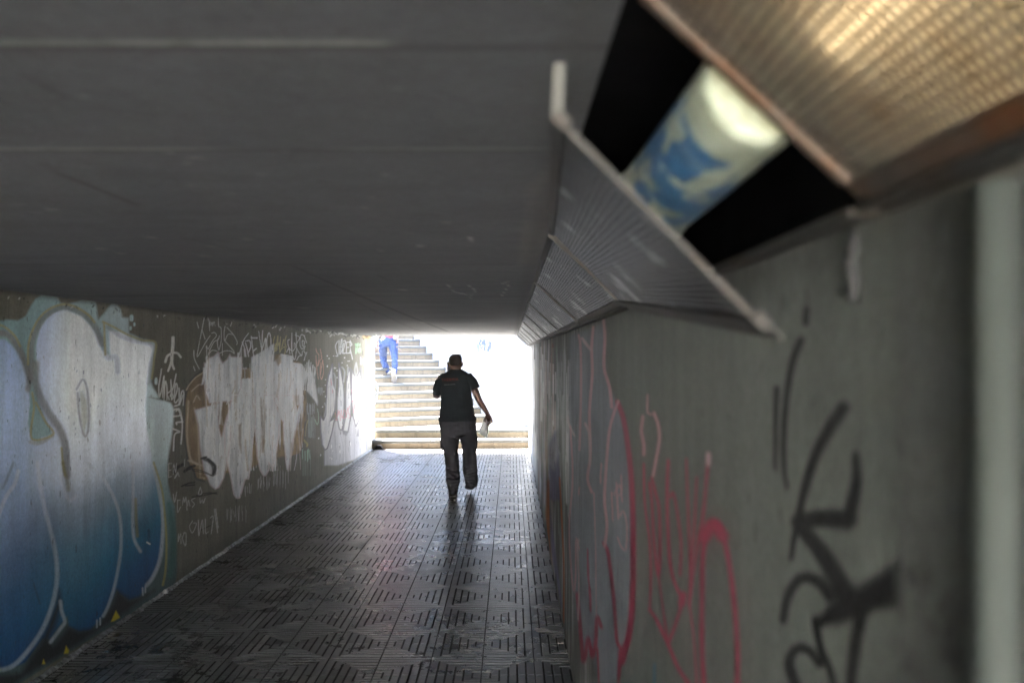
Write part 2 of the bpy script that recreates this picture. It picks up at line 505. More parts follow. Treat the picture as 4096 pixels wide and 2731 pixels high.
for x, y, r in ((1100, 255, 16), (1124, 308, 9), (1092, 340, 10), (1305, 785, 13)):
    cv.stroke(c7((x, y - r * .8), (x, y + r * .8)), r * 0.95, (0.42, 0.56, 0.58), 0.9, 0.4, 0.4)
cv.stroke(c1((175, 1150), (175, 1230)), 9, (0.6, 0.72, 0.74), 0.95, 0.4, 0.4)
cv.stroke(c7((250, 780), (252, 800)), 6, DK, 0.9, 0.5)
for q in range(46):            # chips and runs in the silver
    x, y = R2.uniform(60, 1230), R2.uniform(280, 1500)
    cv.stroke(c7((x, y), (x + R2.uniform(-3, 3), y + R2.uniform(6, 30))), R2.uniform(1.5, 3.5), (0.05, 0.07, 0.10), 0.75, 0.6)
cv.stroke(c8((1060, 480), (1065, 570)), 12, (0.02, 0.05, 0.11), 0.7, 0.7, dry=0.5)
cv.stroke(c8((1045, 565), (1068, 578)), 5, (0.8, 0.8, 0.8), 0.8, 0.7, dry=0.3)

# ---- tags on the bare concrete
WH = (0.62, 0.61, 0.58)
for q, wd in ((((440, 510), (436, 640), (425, 760), (420, 850)), 13), (((415, 760), (350, 800), (320, 890)), 10), (((450, 745), (510, 755), (560, 815)), 9), (((418, 850), (400, 930), (362, 1030)), 9), (((425, 850), (430, 930), (455, 1000)), 9)):
    cv.stroke(c1(*q), wd, (0.62, 0.61, 0.58), 0.95, 0.35)
for q in (((258, 1000), (245, 1100), (215, 1290), (225, 1440)), ((230, 1440), (260, 1330), (300, 1110), (275, 1450)), ((300, 1480), (310, 1250), (325, 1190), (345, 1300), (345, 1480)), ((405, 1170), (408, 1330), (350, 1390), (380, 1480)), ((488, 1080), (450, 1260), (395, 1430)), ((420, 1380), (415, 1480), (440, 1440), (420, 1370)), ((455, 1460), (475, 1250), (500, 1240), (505, 1330), (460, 1480), (480, 1530), (520, 1480)), ((535, 1300), (540, 1560), (570, 1380), (600, 1340), (610, 1420), (600, 1568))):
    cv.stroke(c1(*q), 5.2, (0.62, 0.62, 0.6), 0.95, 0.45)
for q in (((290, 150), (330, 140), (355, 200), (290, 215)), ((385, 270), (320, 275), (320, 295)), ((285, 340), (350, 370), (300, 400), (288, 560)), ((385, 0), (345, 90), (300, 110)), ((355, 150), (378, 290), (365, 490)), ((315, 160), (345, 140), (375, 260))):
    cv.stroke(c4(*q), 6, (0.62, 0.62, 0.6), 0.9, 0.5)
V = (0.66, 0.67, 0.64)
for q in (((928, 200), (890, 400), (850, 600), (820, 810), (940, 600), (1020, 480)), ((895, 390), (940, 530)), ((1045, 440), (1090, 430), (1120, 480), (1060, 560), (1010, 650), (985, 690), (960, 640), (975, 820)), ((1165, 480), (1150, 540), (1080, 580), (1010, 720), (995, 780)), ((1150, 180), (1155, 330), (1190, 360), (1195, 540), (1160, 700), (1135, 600), (1145, 520)), ((1255, 330), (1240, 440), (1250, 560), (1300, 460), (1370, 460)), ((1285, 350), (1390, 470), (1445, 580), (1435, 620)), ((1260, 570), (1340, 660), (1390, 720), (1398, 760)), ((1000, 770), (1050, 710), (1130, 720)), ((1160, 760), (1250, 720), (1340, 720), (1395, 755)), ((765, 710), (775, 840), (850, 1000)), ((1212, 600), (1215, 790)), ((760, 960), (785, 1030)), ((815, 265), (840, 360)), ((1005, 280), (1015, 400)), ((1360, 270), (1340, 330))):
    cv.stroke(c1(*q), 2.8, V, 0.85, 0.6, dry=0.15)
scrib(cv, *c1((1005, 260))[0], *c1((1110, 330))[0], 4, 3, V, 0.8)
for q, wd in ((((370, 440), (290, 560), (215, 800)), 3.4), (((270, 580), (310, 690), (340, 870)), 3.6), (((320, 590), (350, 700), (385, 890)), 4.4), (((325, 565), (385, 560), (405, 640), (370, 740)), 4.4), (((412, 490), (430, 640), (460, 890)), 3.6), (((415, 515), (505, 515)), 5.5), (((450, 715), (490, 680)), 5), (((528, 410), (550, 560), (575, 700)), 2.6), (((590, 400), (580, 600), (570, 890)), 3.8), (((575, 720), (610, 600), (638, 530), (620, 850)), 4), (((660, 700), (655, 560), (685, 435), (715, 500), (720, 700), (690, 810), (660, 720)), 3.6)):
    cv.stroke(c2(*q), wd, (0.70, 0.72, 0.73), 0.95, 0.5)
for q in (((780, 490), (760, 580), (790, 720), (830, 480), (820, 700)), ((870, 500), (860, 740), (920, 540), (900, 640)), ((960, 480), (940, 580), (960, 660)), ((830, 640), (850, 590), (855, 690)), ((880, 700), (930, 650), (945, 720), (915, 810)), ((770, 740), (800, 600), (800, 720))):
    cv.stroke(c2(*q), 3.4, (0.46, 0.42, 0.22), 0.85, 0.5)
for q in (((1048, 440), (1045, 660), (1055, 760), (1090, 855), (1120, 700), (1115, 430)), ((1010, 540), (985, 560), (1000, 660), (1060, 720), (1110, 640), (1085, 590), (1085, 650)), ((965, 740), (1000, 680), (1018, 760)), ((1100, 470), (1170, 510), (1115, 640), (1195, 790), (1215, 720)), ((1120, 870), (1160, 800), (1200, 790)), ((1245, 480), (1190, 470), (1175, 620), (1215, 690), (1245, 580), (1210, 560), (1215, 640)), ((1240, 480), (1278, 590)), ((1255, 640), (1235, 720), (1260, 760), (1240, 870)), ((1280, 740), (1245, 860))):
    cv.stroke(c2(*q), 3.0, (0.66, 0.67, 0.66), 0.9, 0.45)
for q in (((1425, 680), (1440, 740), (1470, 780), (1470, 860), (1440, 960), (1425, 790), (1440, 1000), (1463, 1160)), ((1495, 690), (1515, 830), (1490, 860), (1460, 950)), ((1500, 900), (1490, 1110), (1530, 860)), ((1535, 870), (1545, 1050), (1515, 1160), (1495, 1120))):
    cv.stroke(c2(*q), 3, (0.60, 0.36, 0.27), 0.85, 0.5)
for q in (((380, 130), (355, 180), (365, 250), (380, 300), (358, 300)), ((395, 120), (395, 280)), ((420, 110), (410, 280), (450, 150)), ((395, 200), (425, 195)), ((430, 100), (435, 270)), ((440, 130), (470, 130), (440, 260), (475, 265)), ((480, 140), (480, 270)), ((480, 140), (515, 140)), ((480, 200), (510, 200)), ((480, 270), (515, 265)), ((525, 120), (525, 270)), ((525, 125), (545, 170), (525, 200), (552, 340))):
    cv.stroke(c3(*q), 4.4, (0.34, 0.35, 0.36), 0.9, 0.5)
    cv.stroke(c3(*q), 2.0, (0.75, 0.77, 0.77), 0.9, 0.4)
scrib(cv, *c3((580, 150))[0], *c3((650, 190))[0], 4, 3, (0.35, 0.75, 0.42), 0.8, 0)
scrib(cv, *c3((580, 195))[0], *c3((655, 275))[0], 4, 3, (0.40, 0.78, 0.48), 0.8, 0)
scrib(cv, *c3((640, 310))[0], *c3((690, 420))[0], 3, 3, (0.45, 0.42, 0.55), 0.7, 0)
scrib(cv, *c3((706, 200))[0], *c3((742, 320))[0], 3, 3, (0.42, 0.36, 0.60), 0.8, 0)
scrib(cv, *c3((145, 660))[0], *c3((210, 760))[0], 4, 2, (0.45, 0.45, 0.5), 0.7, 0.2)

# ---- brown piece with brushed white letters
BR = lambda X, Y, Z, u: np.array((0.25, 0.175, 0.095)) * (0.65 + 0.75 * vnoise(u * 9, Z * 14, 31) * np.clip((u - 6) / 4, .7, 1.4))[..., None]
br = c1((925, 1010), (800, 1100), (700, 1220), (640, 1400), (620, 1568)) + c4((398, 210), (400, 400), (420, 560), (440, 690), (490, 760), (520, 840), (600, 870), (640, 840)) + c5((120, 1100), (260, 1105), (370, 1040), (560, 1040), (630, 985), (680, 935), (740, 915), (790, 935), (850, 960), (900, 905), (960, 890), (1020, 850), (1055, 700), (1090, 400), (1100, 100)) + c2((1255, 1300), (1230, 1100), (1195, 920), (1120, 880), (1060, 900), (900, 780), (800, 770), (780, 900), (300, 990), (200, 1000))
cv.poly(br, BR, 0.97, 5, 0.1)
cv.stroke(br[:8] + br[8:12], 8, (0.06, 0.06, 0.065), 0.75, 0.8)
cv.stroke(c5((260, 1105), (370, 1040), (560, 1040), (630, 985), (680, 935), (740, 915), (790, 935), (850, 960), (900, 905), (960, 890), (1020, 850), (1055, 700), (1090, 400)), 5, (0.10, 0.10, 0.12), 0.8, 0.7)
TAN = (0.55, 0.45, 0.32)
for q in (((730, 1350), (840, 1250), (890, 1240), (905, 1140)), ((650, 1330), (700, 1240), (800, 1130), (930, 1050)), ((760, 1520), (810, 1420), (860, 1480))):
    cv.stroke(c1(*q), 5.5, TAN, 0.75, 0.7, dry=0.2)
for q in (((440, 60), (425, 400), (460, 640), (530, 700)), ((500, 130), (535, 330), (545, 560), (560, 800)), ((440, 660), (600, 720)), ((560, 830), (600, 840))):
    cv.stroke(c4(*q), 8, TAN, 0.6, 0.8, dry=0.25)
SW = lambda X, Y, Z, u: np.array((0.62, 0.63, 0.65)) * (0.72 + 0.5 * vnoise(u * 16, Z * 5, 41) * (0.6 + .4 * vnoise(u * 40, Z * 30, 5)) / 0.8)[..., None] * (0.88 + 0.20 * np.clip((u - 7.5) / 3, 0, 1))[..., None]
PINK = (0.40, 0.29, 0.29)
L_ = []
L_.append(c4((500, 150), (765, 75), (740, 190), (755, 360), (775, 420), (800, 300), (830, 200), (870, 350), (850, 560), (820, 720), (800, 830), (750, 930), (710, 950), (660, 910), (630, 830), (600, 780), (560, 560), (540, 300)))
L_.append(c1((925, 900), (960, 905), (1000, 830), (1080, 800), (1150, 730), (1180, 830), (1215, 905), (1290, 850), (1330, 770), (1350, 810), (1525, 815), (1525, 960), (1500, 1300), (1400, 1500), (1150, 1520), (1010, 1540), (960, 1400), (920, 1150)))
L_.append(c2((410, 820), (560, 740), (680, 660), (765, 605), (765, 900), (770, 1568), (410, 1568), (420, 1150), (520, 1160), (400, 1140)))
L_.append(c2((270, 1160), (420, 1150), (500, 1170), (430, 1568), (200, 1568), (170, 1200)))
L_.append(c2((880, 770), (1060, 810), (1060, 900), (1200, 930), (1270, 1060), (1250, 1200), (1200, 1568), (870, 1568), (770, 1568), (760, 900)))
L_.append(c5((0, 0), (290, 0), (310, 200), (330, 420), (310, 650), (285, 900), (260, 1110), (240, 1250), (190, 1250), (150, 1400), (110, 1530), (60, 1540), (20, 1480), (-30, 1200), (-110, 900), (-120, 500)))
L_.append(c5((340, 0), (600, 0), (710, 320), (690, 600), (650, 850), (630, 980), (600, 1130), (575, 1040), (545, 1000), (540, 1120), (500, 1200), (460, 1200), (410, 1110), (370, 920), (340, 500)))
L_.append(c5((680, 0), (900, 0), (960, 250), (1020, 100), (1030, 0), (1060, 40), (1010, 260), (960, 470), (900, 700), (870, 900), (830, 1130), (800, 1000), (770, 700), (760, 400), (700, 320)))
L_.append(c2((1200, 960), (1300, 1080), (1280, 1170), (1210, 1130)))
L_.append(c2((1305, 900), (1370, 1080), (1420, 1260), (1453, 1500), (1450, 1568), (1400, 1480), (1285, 1345), (1300, 1190), (1290, 1050)))
for q in L_:
    cv.poly(q, SW, 0.95, 3.5, 0.35, dry=0.16)
for q in L_[:2] + L_[5:8]:
    cv.stroke(q + q[:1], 5, PINK, 0.5, 0.8, sm=False)
BW = (0.86, 0.87, 0.88)
for k in range(150):           # dry brush work, mostly upright
    x = R2.uniform(815, 1215)
    top = 1425 + 40 * math.sin(x * 0.05)
    y = R2.uniform(top, 1800)
    l = R2.uniform(40, 190)
    if y + l > 1880: l = 1880 - y
    dx = R2.uniform(-14, 14)
    cv.stroke([(x, y), (x + dx * 0.4 + R2.uniform(-4, 4), y + l * 0.5), (x + dx, y + l)], R2.uniform(2.0, 7.5), BW if R2.random() < 0.72 else (0.45, 0.40, 0.35), R2.uniform(0.5, 0.95), 0.7, 0.5, dry=0.3)
for k in range(26):
    x, y = R2.uniform(960, 1120), R2.uniform(1520, 1660)
    cv.stroke([(x, y), (x + R2.uniform(-35, 35), y + R2.uniform(20, 70))], 3.2, BW, 0.8, 0.5, 0.3)
for x in (1000, 1010, 1262 / 1, 1221, 1228, 1236, 1244, 1252, 1258):
    cv.stroke([(x, 1440 + abs(x - 1236) * 1.2), (x - 6, 1560)], 3, BW, 0.85, 0.5)
for q in L_[3:8]:
    cv.stroke(q[:len(q) // 2], 4, BW, 0.55, 0.6, dry=0.25)
cv.poly(c2((270, 1005), (400, 990), (405, 1140), (265, 1150)), BR, 0.9, 4)
cv.poly(c2((275, 810), (405, 810), (400, 975), (275, 985)), (0.135, 0.13, 0.10), 0.97, 3)
cv.poly(c2((790, 800), (880, 800), (880, 900), (830, 960), (790, 870)), BR, 0.8, 4)
cv.poly(c5((420, 40), (475, 60), (490, 300), (480, 680), (440, 600), (420, 300)), BR, 0.75, 6)
cv.poly(c5((430, 600), (490, 680), (465, 860), (440, 850)), BR, 0.8, 5)
cv.poly(c5((90, 440), (130, 420), (130, 860), (95, 740)), BR, 0.8, 5)
cv.poly(c5((310, 740), (345, 760), (380, 1030), (280, 1090)), BR, 0.85, 5)
cv.poly(c5((690, 740), (770, 690), (800, 930), (740, 910), (660, 950)), BR, 0.8, 6)
cv.poly(c5((930, 560), (1080, 250), (1060, 650), (1000, 860), (880, 880)), BR, 0.75, 8)
cv.poly(c5((900, 0), (1010, 0), (960, 240)), BR, 0.5, 6)
cv.poly(c4((765, 170), (800, 60), (805, 260), (775, 400), (760, 330)), BR, 0.8, 4)
for q in L_[5:8]:
    cv.stroke(q + q[:1], 3.5, (0.62, 0.55, 0.55), 0.6, 0.7, sm=False, dry=0.2)
for k in range(40):
    x = R2.uniform(960, 1215); y = R2.uniform(1450, 1640)
    cv.stroke([(x, y), (x + R2.uniform(-3, 3), y + R2.uniform(30, 110))], R2.uniform(1.6, 3.2), BW, R2.uniform(0.4, 0.8), 0.6, 0.3, dry=0.3)
# black crossings out and small tags below
for q, wd in ((((290, 780), (330, 730), (380, 700)), 12), (((400, 770), (450, 730), (500, 715)), 11), (((400, 765), (480, 745), (580, 765), (640, 790), (690, 820)), 3.5), (((480, 760), (600, 785), (670, 815)), 3), (((600, 640), (640, 660), (690, 710), (700, 790)), 16), (((640, 650), (710, 720), (690, 800)), 12), (((570, 640), (620, 625)), 8), (((370, 920), (440, 890), (500, 880)), 6), (((410, 915), (500, 905)), 5), (((480, 1030), (600, 1010), (740, 980)), 5), (((520, 1010), (650, 985), (735, 1000)), 4), (((560, 1365), (665, 1315)), 3.5)):
    cv.stroke(c4(*q), wd, (0.015, 0.014, 0.013), 0.85, 0.5, dry=0.28)
TG = (0.50, 0.50, 0.48)
for q in (((240, 690), (240, 830)), ((240, 690), (270, 690)), ((240, 760), (262, 755)), ((240, 830), (268, 820)), ((285, 800), (290, 700), (310, 780), (318, 690)), ((335, 790), (300, 840), (330, 780), (345, 820)), ((400, 650), (398, 720)), ((320, 980), (300, 1080), (285, 1000)), ((330, 1060), (330, 1180), (360, 1130)), ((330, 1060), (355, 1060)), ((380, 1110), (390, 1030), (400, 1080), (415, 1030), (425, 1160)), ((430, 1120), (440, 1060), (455, 1120)), ((505, 1040), (470, 1060), (500, 1100), (480, 1130)), ((560, 930), (540, 1000), (575, 990), (560, 930)), ((555, 1040), (560, 1090), (580, 1050), (590, 1090), (610, 1040)), ((480, 1270), (450, 1330), (480, 1390), (520, 1300), (490, 1290)), ((540, 1260), (545, 1420), (580, 1260), (590, 1400)), ((610, 1250), (612, 1390), (640, 1380)), ((660, 1240), (690, 1230), (670, 1400)), ((700, 1150), (735, 1390)), ((715, 1150), (740, 1340)), ((340, 1400), (335, 1480), (360, 1400), (365, 1500)), ((400, 1385), (380, 1450), (410, 1520), (415, 1400), (390, 1390))):
    cv.stroke(c4(*q), 3.2, TG, 0.75, 0.6, dry=0.25)
scrib(cv, *c5((180, 1300))[0], *c5((300, 1520))[0], 4, 2.4, TG, 0.8, 0.2)
scrib(cv, *c5((360, 1190))[0], *c5((580, 1440))[0], 5, 2.2, TG, 0.8, 0.25)
scrib(cv, *c5((610, 1020))[0], *c5((860, 1400))[0], 6, 2.4, (0.40, 0.40, 0.38), 0.85, 0.2)
scrib(cv, *c4((820, 1100))[0], *c4((1040, 1300))[0], 6, 2.4, TG, 0.6, 0.3)
scrib(cv, *c5((1110, 90))[0], *c5((1235, 300))[0], 5, 2.6, (0.50, 0.51, 0.52), 0.8, 0.2)
scrib(cv, *c5((1130, 260))[0], *c5((1240, 650))[0], 5, 2.6, (0.45, 0.50, 0.48), 0.7, 0.2)
scrib(cv, *c5((1040, 790))[0], *c5((1170, 990))[0], 4, 3, (0.40, 0.58, 0.46), 0.8, 0.1)
cv.stroke(c5((1270, 200), (1285, 330), (1268, 440), (1230, 360)), 2.6, (0.42, 0.6, 0.46), 0.8, 0.5)
for x in (1045, 1065, 1090, 1120, 1160):
    cv.stroke(c5((x, 900), (x + 4, 1200)), 2, (0.34, 0.46, 0.36), 0.5, 0.7)
cv.stroke(c5((1130, 370), (1100, 470), (1090, 610)), 4, (0.42, 0.38, 0.2), 0.7, 0.6)
cv.stroke(c5((1065, 670), (1115, 730), (1110, 760)), 7, (0.44, 0.38, 0.16), 0.8, 0.6)

# ---- white bubble piece near the exit
BUB = lambda X, Y, Z, u: np.array((0.70, 0.70, 0.73)) * (0.80 + 0.25 * vnoise(u * 5, Z * 4, 51))[..., None]
OUT = (0.17, 0.17, 0.19)
base3 = c3((225, 1420), (228, 1568), (380, 1568), (575, 1500), (710, 1400), (700, 1000), (660, 920), (560, 1000), (350, 1050), (280, 1250))
cv.poly(base3, (0.46, 0.46, 0.49), 0.95, 4)
B3 = [((180, 1000), (215, 1045), (240, 980), (255, 640), (275, 520), (320, 390), (325, 560), (335, 640), (360, 700), (352, 920), (300, 1050), (345, 1020), (310, 1200), (260, 1370), (230, 1390), (200, 1330), (182, 1150)),
      ((395, 385), (420, 480), (445, 640), (455, 800), (450, 1000), (430, 1160), (400, 1150), (370, 1000), (372, 800), (390, 650), (388, 480)),
      ((525, 440), (530, 600), (540, 800), (530, 1000), (500, 1180), (440, 1170), (470, 1000), (470, 800), (480, 600), (500, 500)),
      ((545, 460), (575, 530), (610, 530), (648, 440), (655, 600), (665, 740), (655, 880), (620, 1060), (590, 1120), (560, 1000), (540, 800), (540, 600))]
for q in B3:
    cv.poly(c3(*q), BUB, 0.97, 3)
    cv.stroke(c3(*q) + c3(q[0]), 5.0, OUT, 0.95, 0.5, sm=False)
for q in (((300, 560), (300, 900), (280, 1110)), ((330, 700), (340, 900)), ((415, 700), (420, 880)), ((505, 620), (510, 760)), ((560, 600), (600, 760)), ((400, 1160), (440, 1350), (440, 1568)), ((470, 1190), (475, 1560)), ((570, 1100), (575, 1500)), ((345, 1180), (365, 1500)), ((228, 1400), (228, 1568)), ((660, 920), (695, 950), (690, 1150), (705, 1380))):
    cv.stroke(c3(*q), 3, (0.28, 0.28, 0.31), 0.75, 0.6)
for q in (((598, 1230), (625, 1080), (628, 1235)), ((630, 860), (600, 1060), (610, 960)), ((705, 1220), (725, 1290), (722, 1380), (706, 1400)), ((655, 880), (695, 940), (660, 920)), ((435, 1165), (505, 1180), (480, 1230), (440, 1200))):
    cv.poly(c3(*q), (0.20, 0.20, 0.22), 0.9, 2.5)
for q in (((430, 430), (460, 480), (450, 600)), ((335, 500), (355, 560), (350, 680)), ((595, 380), (610, 480), (590, 530), (578, 460), (595, 380)), ((230, 850), (245, 900), (225, 1000)), ((500, 430), (495, 520))):
    cv.stroke(c3(*q), 6, (0.38, 0.39, 0.41), 0.8, 0.6)
for x, y, l in ((225, 1180, 40), (238, 1250, 20), (248, 1280, 20), (305, 1350, 45), (322, 1400, 15), (408, 1410, 45), (400, 1330, 22), (528, 1320, 40), (292, 1480, 20), (310, 1490, 22), (320, 800, 30), (420, 790, 60), (508, 700, 35), (430, 1100, 16), (260, 420, 22), (280, 330, 14), (258, 300, 14), (330, 300, 10), (372, 470, 18), (372, 550, 15), (356, 440, 12), (342, 440, 14), (205, 890, 14), (220, 715, 12), (236, 770, 16), (235, 640, 10), (430, 380, 12), (460, 320, 14), (490, 410, 10), (500, 360, 10), (182, 1450, 20), (160, 1255, 20), (516, 360, 10), (240, 575, 10)):
    cv.stroke(c3((x, y - l / 2), (x, y + l / 2)), 4.4, (0.86, 0.86, 0.86), 0.95, 0.3, taper=True)
for q in (((350, 960), (375, 1040), (350, 1040)), ((385, 930), (378, 1000), (400, 940), (412, 1050)), ((420, 930), (425, 1010), (440, 1000)), ((455, 920), (440, 1020), (480, 1000), (470, 930)), ((495, 900), (480, 1010)), ((520, 880), (500, 940), (525, 1000), (510, 1020)), ((545, 830), (580, 800)), ((560, 820), (565, 960)), ((575, 850), (590, 930), (600, 850), (580, 840)), ((300, 570), (310, 640)), ((320, 690), (320, 730)), ((540, 690), (550, 740))):
    cv.stroke(c3(*q), 3, (0.50, 0.20, 0.24), 0.7, 0.6)
cv.stroke(c3((715, 80), (735, 120), (742, 300), (740, 700), (735, 1150)), 8, (0.62, 0.38, 0.16), 0.6, 0.9)
cv.stroke(c3((690, 80), (745, 85)), 14, (0.62, 0.36, 0.12), 0.6, 0.9)
# frayed edge under the ceiling and drips of old whitewash
for k in range(120):
    yk = R2.uniform(5, 18)
    xk = VX + FOC * XL / yk
    zk = ZC - R2.uniform(0.0, 0.05)
    s0 = VY - FOC * (zk - EYE) / yk
    cv.stroke([(xk, s0), (xk + R2.uniform(-8, 8), s0 + R2.uniform(1, 9))], R2.uniform(2, 7), (0.62, 0.61, 0.58) if R2.random() < 0.42 else (0.03, 0.03, 0.03), R2.uniform(0.4, 0.9), 0.6, dry=0.3)
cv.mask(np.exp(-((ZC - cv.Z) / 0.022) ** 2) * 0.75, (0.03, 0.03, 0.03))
for k in range(170):           # rain-like dark runs
    yk, zk = R2.uniform(5.4, 17.5), R2.uniform(0.1, 2.0)
    xk = VX + FOC * XL / yk; s0 = VY - FOC * (zk - EYE) / yk
    cv.stroke([(xk, s0), (xk, s0 + R2.uniform(3, 20))], R2.uniform(1.2, 2.6), (0.03, 0.03, 0.03), R2.uniform(0.3, 0.8), 0.6)
cv.C[..., :3] = np.minimum(cv.C[..., :3] * 1.5, 0.95)
back = MB().box(XL - 0.30, XL - 0.004, YBACK, 18.5, -0.1, ZC + 0.02)
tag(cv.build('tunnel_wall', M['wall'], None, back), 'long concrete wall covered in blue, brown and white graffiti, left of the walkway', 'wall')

# ================================================================== RIGHT WALL
sx = np.concatenate([np.arange(2119, 4420, 3.2)])[::-1]
yd = (XR * FOC) / (sx - VX)
yd = np.concatenate([np.linspace(YBACK, yd[0] - 0.02, 30), yd[yd < 17.9], [17.95, 18.3, 18.8, 19.3]])
P = np.empty((len(yd), len(zz), 3))
P[..., 0] = XR; P[..., 1] = yd[:, None]; P[..., 2] = zz[None]
cv = Canvas(P, (0.126, 0.139, 0.124), P[..., 1].copy())
n2 = vnoise(cv.u * 18, cv.Z * 0.8, 61) * 0.5 + vnoise(cv.u * 55, cv.Z * 2.5, 62) * 0.5
far = np.clip((cv.u - 3.6) / 2, 0, 1)
cv.mask(np.clip(n2 * 2.4 - 0.9, 0, 1) * (0.10 + 0.5 * far), (0.10, 0.10, 0.095), 0.35)
cv.mask(np.clip(1.3 - n2 * 2.6, 0, 1) * 0.8 * far, (0.72, 0.72, 0.72), 0.8)  # pale streaks put the exit's grazing reflection into the wall colour
# exit light painted in as whitening towards the mouth, then brown old paint
cv.mask((cv.u > 11) * np.clip((cv.u - 11) / 3, 0, 1) * np.clip(vnoise(cv.u * 9, cv.Z * 1.2, 64) * 2 - 0.4, 0, 1) * 0.8, (0.76, 0.77, 0.80), 0.8)
cv.mask((cv.u > 8) * (cv.u < 12.5) * np.clip(vnoise(cv.u * 7, cv.Z * 1.5, 65) * 2.4 - 1.0, 0, 1) * 0.7, (0.34, 0.24, 0.19), 0.4)
for q, wd, col, a in ((((295, 170), (290, 330), (290, 500)), 14, (0.22, 0.05, 0.03), .8), (((290, 780), (296, 900), (290, 1050)), 18, (0.36, 0.20, 0.10), .7), (((145, 210), (150, 600), (160, 1200)), 20, (0.72, 0.72, 0.75), .55), (((318, 930), (322, 1000), (345, 1150)), 10, (0.7, 0.7, 0.75), .8), (((97, 620), (100, 820)), 9, (0.30, 0.42, 0.32), .6), (((230, 1050), (245, 1250), (250, 1400)), 18, (0.40, 0.34, 0.16), .5), (((322, 200), (335, 330)), 10, (0.14, 0.24, 0.18), .5)):
    cv.stroke(c6(*q), wd / 2.24, col, a, 0.9, dry=0.25)
for k in range(260):           # streaks of old paint, the palest painting in the exit's glancing shine
    x = 2126 + 210 * R2.random() ** 0.9
    if x < 2160: col = R2.choice(((0.78, 0.78, 0.8), (0.6, 0.6, 0.62), (0.45, 0.5, 0.45)))
    elif x < 2222: col = R2.choice(((0.72, 0.70, 0.68), (0.34, 0.22, 0.16), (0.16, 0.12, 0.10), (0.55, 0.46, 0.40), (0.18, 0.26, 0.20)))
    elif x < 2264: col = R2.choice(((0.16, 0.18, 0.16), (0.36, 0.38, 0.36), (0.22, 0.27, 0.23)))
    else: col = R2.choice(((0.58, 0.58, 0.58), (0.44, 0.44, 0.45), (0.26, 0.25, 0.25)))
    y = R2.uniform(1375, 1950); l = R2.uniform(40, 330)
    if y + l > 1412 + (x - 2046) * 5.1: l = max(10, 1412 + (x - 2046) * 5.1 - y)
    cv.stroke([(x, y), (x + R2.uniform(-1.5, 1.5), y + l * .5), (x + R2.uniform(-1, 1), y + l)], R2.uniform(1.2, 5.5), col, R2.uniform(0.35, 0.9), 0.8, 0.6, dry=0.15)
PUR = lambda X, Y, Z, u: np.array((0.20, 0.19, 0.32)) * (0.75 + 0.5 * vnoise(u * 30, Z * 6, 66))[..., None]
cv.poly(c6((262, 1065), (318, 940), (345, 1160), (370, 1568), (262, 1568)) + z6((213, 1250), (205, 1240), (165, 1010), (155, 760)), PUR, 0.9, 4)
cv.poly(c6((264, 1070), (318, 945), (345, 1150), (300, 1300), (262, 1240)), (0.62, 0.62, 0.68), 0.7, 8, dry=0.35)
OR = (0.45, 0.13, 0.03)
cv.poly(z6((146, 712), (156, 705), (158, 960), (160, 1010), (148, 930), (140, 860)), OR, 0.9, 2.5)
cv.stroke(z6((200, 700), (210, 900), (218, 1100), (216, 1310)), 7, OR, 0.9, 0.6)
# grey filled pink outlined throw-up
cv.poly(z6((340, 60), (392, 40), (395, 240), (415, 330), (440, 380), (470, 470), (500, 650), (512, 900), (510, 1200), (490, 1380), (460, 1420), (440, 1568), (360, 1568), (340, 1440), (300, 1440), (250, 1150), (240, 760), (240, 90), (280, 85)), (0.21, 0.235, 0.27), 0.85, 8)
RD, PK = (0.30, 0.010, 0.050), (0.52, 0.26, 0.28)  # pink made paler to carry the exit's highlight on the glossy outlines
def rs(q, w, col=RD, a=0.92, w1=None, f=z6, soft=0.45):
    cv.stroke(f(*q), w * (1.35 if w < 12 else 1.1), col, a, soft, 0.4, w1)
rs(((445, 378), (470, 450), (488, 560), (503, 700), (511, 900), (511, 1100), (503, 1280), (487, 1390), (462, 1440)), 17, RD, .95, 26)
rs(((462, 1440), (455, 1480), (448, 1568)), 22, RD, .95, 10)
rs(((487, 1390), (475, 1440), (466, 1480)), 18)
rs(((462, 1425), (442, 1385), (432, 1250), (418, 1110), (403, 1010), (386, 975)), 10)
rs(((448, 375), (425, 440), (408, 520), (395, 680), (390, 800), (400, 900), (390, 990)), 8, PK, .85)
rs(((385, 30), (392, 110), (388, 230), (412, 320), (420, 400)), 9, PK, .85)
rs(((342, 60), (335, 150), (338, 260), (326, 420), (330, 600), (318, 700), (335, 760)), 8, PK, .85)
rs(((280, 95), (288, 150), (290, 320), (284, 580)), 7, PK, .7)
rs(((295, 110), (310, 130), (330, 155)), 9, (0.52, 0.36, 0.37), .7)
rs(((234, 440), (240, 475), (262, 520)), 6, (0.5, 0.42, 0.42), .7)
rs(((308, 470), (325, 515), (328, 640)), 8, (0.46, 0.32, 0.33), .7)
rs(((245, 480), (255, 700), (240, 900), (248, 1080), (260, 1178), (268, 1100), (270, 960), (282, 1000)), 5, PK, .75)
rs(((274, 1190), (286, 1320), (300, 1470), (316, 1400), (322, 1380), (338, 1450), (352, 1400), (358, 1290), (376, 1330)), 11)
rs(((300, 1470), (306, 1440)), 20)
rs(((338, 1450), (340, 1430)), 18)
rs(((360, 1420), (366, 1568)), 6)
rs(((282, 960), (276, 1000), (282, 1150), (278, 1300)), 5, (0.45, 0.33, 0.33), .8)
rs(((318, 1000), (320, 1120), (330, 1180), (330, 1260), (318, 1000)), 4)
rs(((345, 760), (352, 1000), (355, 1280)), 4, PK, .6)
